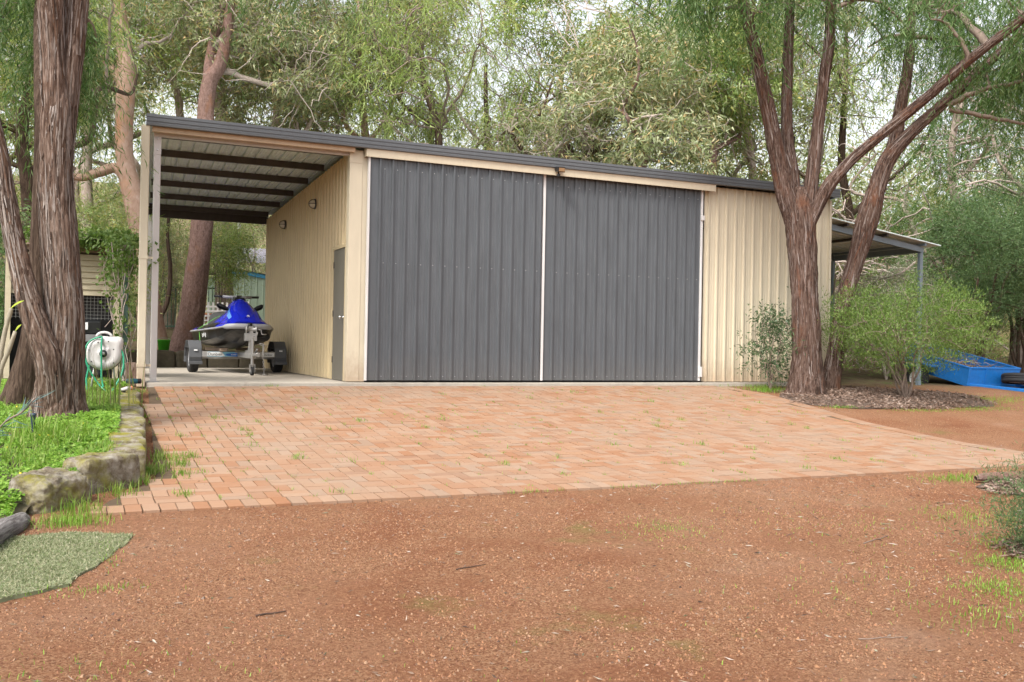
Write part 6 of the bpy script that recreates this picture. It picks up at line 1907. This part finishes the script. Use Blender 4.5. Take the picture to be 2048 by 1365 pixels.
# grasses and strap leaves in the bed
n = 5200
Y = g.uniform(-6.2, -1.2, n); X = bed_right(Y) - 0.08 - np.abs(g.normal(0, 0.45, n))
k = np.hypot(X + 4.2, Y + 3.58) > 0.33
X, Y = X[k], Y[k]
cl = fbm(np.column_stack([X * 2.2, Y * 2.2, X * 0]), 2, 33)
P = np.column_stack([X, Y, bed_z(X, Y) - 0.01])
V, F = blades(P, 0.07 + 0.34 * np.clip(cl - 0.3, 0, 0.5) * g.uniform(0.5, 1.6, len(X)), g.uniform(0.006, 0.014, len(X)), g, 0.7)
o = mk('bed_grass', V, F, 'grass')
tag(o, 'long arching grass among the clover in the garden bed', 'grass', kind='stuff')
MAT['reed'] = leafmat('reed_leaf', [(0.10, 0.17, 0.03), (0.16, 0.22, 0.06), (0.25, 0.24, 0.11), (0.30, 0.24, 0.15)], 0.3)
for q, (x, y, nb, hh, lb) in enumerate(((-3.72, -3.1, 16, 0.62, 'clump of tall thin reed leaves in front of the hose reel'), (-3.98, -2.7, 12, 0.55, 'clump of reed leaves close to the right side of the thick trunk'), (-3.55, -2.5, 10, 0.5, 'clump of reed leaves at the far end of the low wall'))):
    P = np.column_stack([x + g.normal(0, 0.10, nb), y + g.normal(0, 0.10, nb), np.zeros(nb)])
    P[:, 2] = bed_z(P[:, 0], P[:, 1])
    V, F = blades(P, hh * g.uniform(0.7, 1.25, nb), 0.014, g, 0.14)
    o = mk('reed_clump', V, F, 'reed', None, False, (x, y, 0))
    o.location = (x, y, 0)
    tag(o, lb, 'plant', 'reed clumps in the garden bed')
# weeds in the paving joints
pts, Ls = [], []
for q in range(520):
    x = -3.4 + 9.6 * g.random() ** 1.25; y = g.uniform(-6.95, -0.5)
    if x > right_edge(y) - 0.1: continue
    x = -4.0 + round((x + 4.0) / (2 * PS)) * 2 * PS + g.normal(0, 0.004) if g.random() < 0.65 else x
    big_ = g.random() < 0.10
    m_ = g.integers(4, 10) if not big_ else g.integers(14, 34)
    sp_ = 0.014 if not big_ else 0.035
    for _ in range(m_):
        pts.append((x + g.normal(0, sp_), y + g.normal(0, sp_ * 1.5))); Ls.append(g.uniform(0.018, 0.05) * (1.5 if big_ else 1))
for (x, y, m_, hh, sp_) in ((-3.31, -5.0, 110, 0.13, 0.07), (-3.22, -5.3, 90, 0.12, 0.06), (-3.46, -5.55, 120, 0.13, 0.06), (-3.08, -4.95, 50, 0.09, 0.05), (-3.22, -5.75, 60, 0.10, 0.05), (-3.6, -6.05, 70, 0.12, 0.07), (-3.75, -6.45, 90, 0.13, 0.08), (-4.05, -7.0, 120, 0.14, 0.10), (-3.3, -6.6, 30, 0.08, 0.04), (-3.28, -0.75, 60, 0.08, 0.05), (-1.45, -0.24, 40, 0.07, 0.05),
                            (1.9, -0.3, 12, 0.06, 0.04), (4.3, -1.1, 60, 0.04, 0.15), (5.6, -1.6, 60, 0.04, 0.2), (6.4, -0.4, 40, 0.06, 0.2)):
    for _ in range(m_):
        pts.append((x + g.normal(0, sp_), y + g.normal(0, sp_))); Ls.append(g.uniform(0.4, 1.1) * hh)
P = np.array(pts)
P = np.column_stack([P, ground_z(P[:, 0], P[:, 1]) - 0.012])
V, F = blades(P, np.array(Ls), g.uniform(0.004, 0.008, len(P)), g, 0.7)
tag(mk('paving_weeds', V, F, 'grass'), 'thin grass growing in the joints of the brick paving', 'grass', kind='stuff')
# low grass and weeds on the open ground
pts, Ls = [], []
for (x, y, rx, ry, m_, hh) in ((7.15, -0.85, 0.35, 0.22, 900, 0.09), (7.35, -0.35, 0.5, 0.12, 300, 0.07), (10.9, -2.0, 1.3, 0.45, 2400, 0.05), (8.6, -3.0, 0.7, 0.15, 400, 0.04), (9.9, -2.95, 0.9, 0.2, 600, 0.04), (7.2, -2.6, 0.35, 0.12, 260, 0.05),
                             (3.95, -7.55, 0.35, 0.16, 420, 0.06), (2.6, -9.0, 0.5, 0.35, 500, 0.04), (1.5, -10.15, 0.25, 0.25, 900, 0.035), (0.9, -10.55, 0.28, 0.25, 800, 0.03), (2.0, -9.7, 0.25, 0.2, 400, 0.035), (0.35, -10.9, 0.35, 0.25, 300, 0.04), (1.2, -8.9, 0.9, 0.7, 260, 0.025), (-0.2, -8.6, 0.35, 0.3, 300, 0.02), (0.1, -10.2, 0.8, 0.5, 140, 0.03),
                             (-4.1, -7.35, 0.22, 0.14, 400, 0.09), (-4.0, -8.95, 0.3, 0.08, 120, 0.03), (-3.9, -8.2, 0.06, 0.35, 120, 0.03), (-4.1, -10.2, 0.6, 0.3, 160, 0.03), (-2.0, -10.6, 2.0, 0.6, 60, 0.025)):
    xx = x + g.normal(0, rx * 0.6, m_); yy = y + g.normal(0, ry * 0.6, m_)
    pts.append(np.column_stack([xx, yy])); Ls.append(g.uniform(0.4, 1.1, m_) * hh)
xx = np.concatenate([g.uniform(-3.8, 2, 500) for _ in range(1)]); yy = y_front - 0.02 - np.abs(g.normal(0, 0.03, 500))
k = fbm(np.column_stack([xx * 2, yy * 0, xx * 0]), 2, 8) > 0.55
pts.append(np.column_stack([xx, yy])[k]); Ls.append(g.uniform(0.015, 0.05, k.sum()))
P = np.vstack(pts); Ls = np.concatenate(Ls)
P = np.column_stack([P, ground_z(P[:, 0], P[:, 1]) - 0.005])
V, F = blades(P, Ls, g.uniform(0.0025, 0.0055, len(P)), g, 0.9)
tag(mk('ground_grass', V, F, 'clover'), 'patches of short green grass and weeds on the gravel', 'grass', kind='stuff')

# pebbles of the gravel
MAT['pebble'] = islandmat('gravel_pebbles', [(0.12, 0.05, 0.03), (0.20, 0.09, 0.05), (0.28, 0.135, 0.07), (0.31, 0.165, 0.085), (0.22, 0.11, 0.07), (0.33, 0.21, 0.13), (0.07, 0.036, 0.026), (0.29, 0.23, 0.185)], [0, .2, .4, .58, .7, .84, .94, 1.0], nscale=60, var=0.15, rough=0.8)
n = 200000
Y = np.where(g.random(n) < 0.93, g.uniform(-11.8, -7.12, n), g.uniform(-7.0, -2.6, n))
X = np.where(Y < -7.1, -5.2 + 11.5 * g.random(n), right_edge(np.clip(Y, -7.2, -.3)) + 0.05 + 5 * g.random(n))
inview = X < np.interp(Y, [-11.8, -11, -9, -7.1], [1.0, 1.4, 3.8, 6.2]) + 0.5
dn = fbm(np.column_stack([X * 1.4, Y * 1.4, X * 0]), 4, 51)
k = ((dn + g.normal(0, 0.12, n)) > 0.42) & (inview | (Y > -7.1)) & ~inside(X, Y, mat_poly) & ~((X < bed_right(Y)) & (Y > -7.3))
X, Y = X[k][:72000], Y[k][:72000]
n = len(X)
sz = 0.003 + 0.0055 * g.random(n) ** 2.4 + (g.random(n) < 0.012) * 0.006
zz = ground_rough(X, Y)
a = g.uniform(0, 2 * np.pi, n)
ang = a[:, None] + np.array([0, 1.5, 3.2, 4.7])[None] + g.normal(0, 0.25, (n, 4))
rr = sz[:, None] * g.uniform(0.75, 1.35, (n, 4))
ring_ = np.stack([X[:, None] + rr * np.cos(ang), Y[:, None] + rr * np.sin(ang), np.repeat((zz - 0.001)[:, None], 4, 1)], -1)
top_ = np.stack([X + g.normal(0, 0.3, n) * sz, Y + g.normal(0, 0.3, n) * sz, zz + sz * g.uniform(0.6, 1.3, n)], -1)
V = np.concatenate([ring_, top_[:, None]], 1).reshape(-1, 3)
b_ = np.arange(n)[:, None] * 5
F = np.concatenate([b_ + np.array([0, 1, 4]), b_ + np.array([1, 2, 4]), b_ + np.array([2, 3, 4]), b_ + np.array([3, 0, 4])])
o = mk('gravel_stones', V, F, 'pebble')
tag(o, 'loose red-brown gravel stones on the driveway', 'gravel', kind='stuff')

# mulch chips
def chips(cx_, cy_, rx, ry, n, name, label, h):
    a = g.uniform(0, 2 * np.pi, n); q = np.sqrt(g.random(n)) * 1.05 + np.abs(g.normal(0, 0.06, n))
    q = q * (0.8 + 0.4 * fbm(np.column_stack([np.cos(a) * 2, np.sin(a) * 2, a * 0 + cx_]), 3, 5))
    X = cx_ + rx * q * np.cos(a); Y = cy_ + ry * q * np.sin(a)
    P = np.column_stack([X, Y, ground_z(X, Y) + 0.014 + h * (1 - np.clip(q, 0, 1) ** 3) + 0.012 * g.random(n)])
    D = g.normal(size=(n, 3)) * np.array([1, 1, 0.25])
    V, F = leaves(P, D, g.uniform(0.03, 0.10, n), g.uniform(0.010, 0.03, n), g, 0.08)
    tag(mk(name, V, F, 'mulch'), label, 'mulch', kind='stuff')
chips(8.95, -1.75, 2.15, 1.05, 9000, 'mulch_chips', 'brown bark mulch spread under the forked red tree', 0.05)
chips(5.1, -8.15, 1.3, 0.40, 2500, 'mulch_chips', 'dark bark mulch round the fallen log', 0.015)
chips(2.35, -9.98, 0.6, 0.34, 1000, 'mulch_chips', 'bark mulch under the grey-green shrub', 0.02)
# fallen leaves and bits of bark on the gravel
MAT['litter'] = islandmat('fallen_leaves', [(0.06, 0.035, 0.028), (0.15, 0.09, 0.06), (0.28, 0.21, 0.16), (0.42, 0.36, 0.31), (0.14, 0.15, 0.08), (0.08, 0.05, 0.04)], nscale=40)
n = 1500
Y = g.uniform(-11.6, -7.2, n); X = -5.0 + 8.5 * g.random(n) ** 0.75
P = np.column_stack([X, Y, ground_rough(X, Y) + 0.008])
V, F = leaves(P, g.normal(size=(n, 3)) * np.array([1, 1, 0.12]), g.uniform(0.015, 0.06, n) * (1 + (X > 0.5) * 0.6), g.uniform(0.004, 0.011, n), g, 0.06)
tag(mk('leaf_litter', V, F, 'litter'), 'fallen leaves and bark bits scattered on the gravel', 'litter', kind='stuff')
n = 900
Y = g.uniform(-6.9, -0.5, n); X = -3.3 + 9.6 * g.random(n)
P = np.column_stack([X, Y, ground_z(X, Y) + 0.006])
V, F = leaves(P, g.normal(size=(n, 3)) * np.array([1, 1, 0.08]), g.uniform(0.012, 0.05, n), g.uniform(0.003, 0.007, n), g, 0.04)
tag(mk('paving_litter', V, F, 'litter'), 'small dry leaves scattered over the brick paving', 'litter', kind='stuff')
MAT['twig_dark'] = paint('dark_twig', (0.06, 0.035, 0.025), 0.9, 0.3, scale=(9, 9, 9))
for (x0, y0, x1, y1, rr, mm, lb) in ((-2.02, -9.10, -1.80, -9.06, 0.004, 'twig_dark', 'straight dark twig lying near the middle of the gravel'), (-3.27, -9.63, -3.12, -9.60, 0.005, 'twig_dark', 'black bark strip lying on the gravel at the lower left'),
                              (-0.60, -10.9, -0.36, -10.98, 0.003, 'twig_grey', 'thin grey twig at the bottom of the gravel'), (0.95, -9.35, 1.32, -9.22, 0.004, 'twig_grey', 'grey curved twig on the gravel towards the right')):
    t_ = np.linspace(0, 1, 7)[:, None]
    P = np.array([x0, y0, 0]) * (1 - t_) + np.array([x1, y1, 0]) * t_ + g.normal(size=(7, 3)) * 0.004
    P[:, 2] = ground_rough(P[:, 0], P[:, 1]) + rr * 0.8 + 0.002
    c = P.mean(0)
    o = MB().tube(P - c, np.linspace(1, 0.5, 7) * rr, 6).build('fallen_twig', mm, None, True)
    o.location = c
    tag(o, lb, 'twig', 'twigs on the gravel')
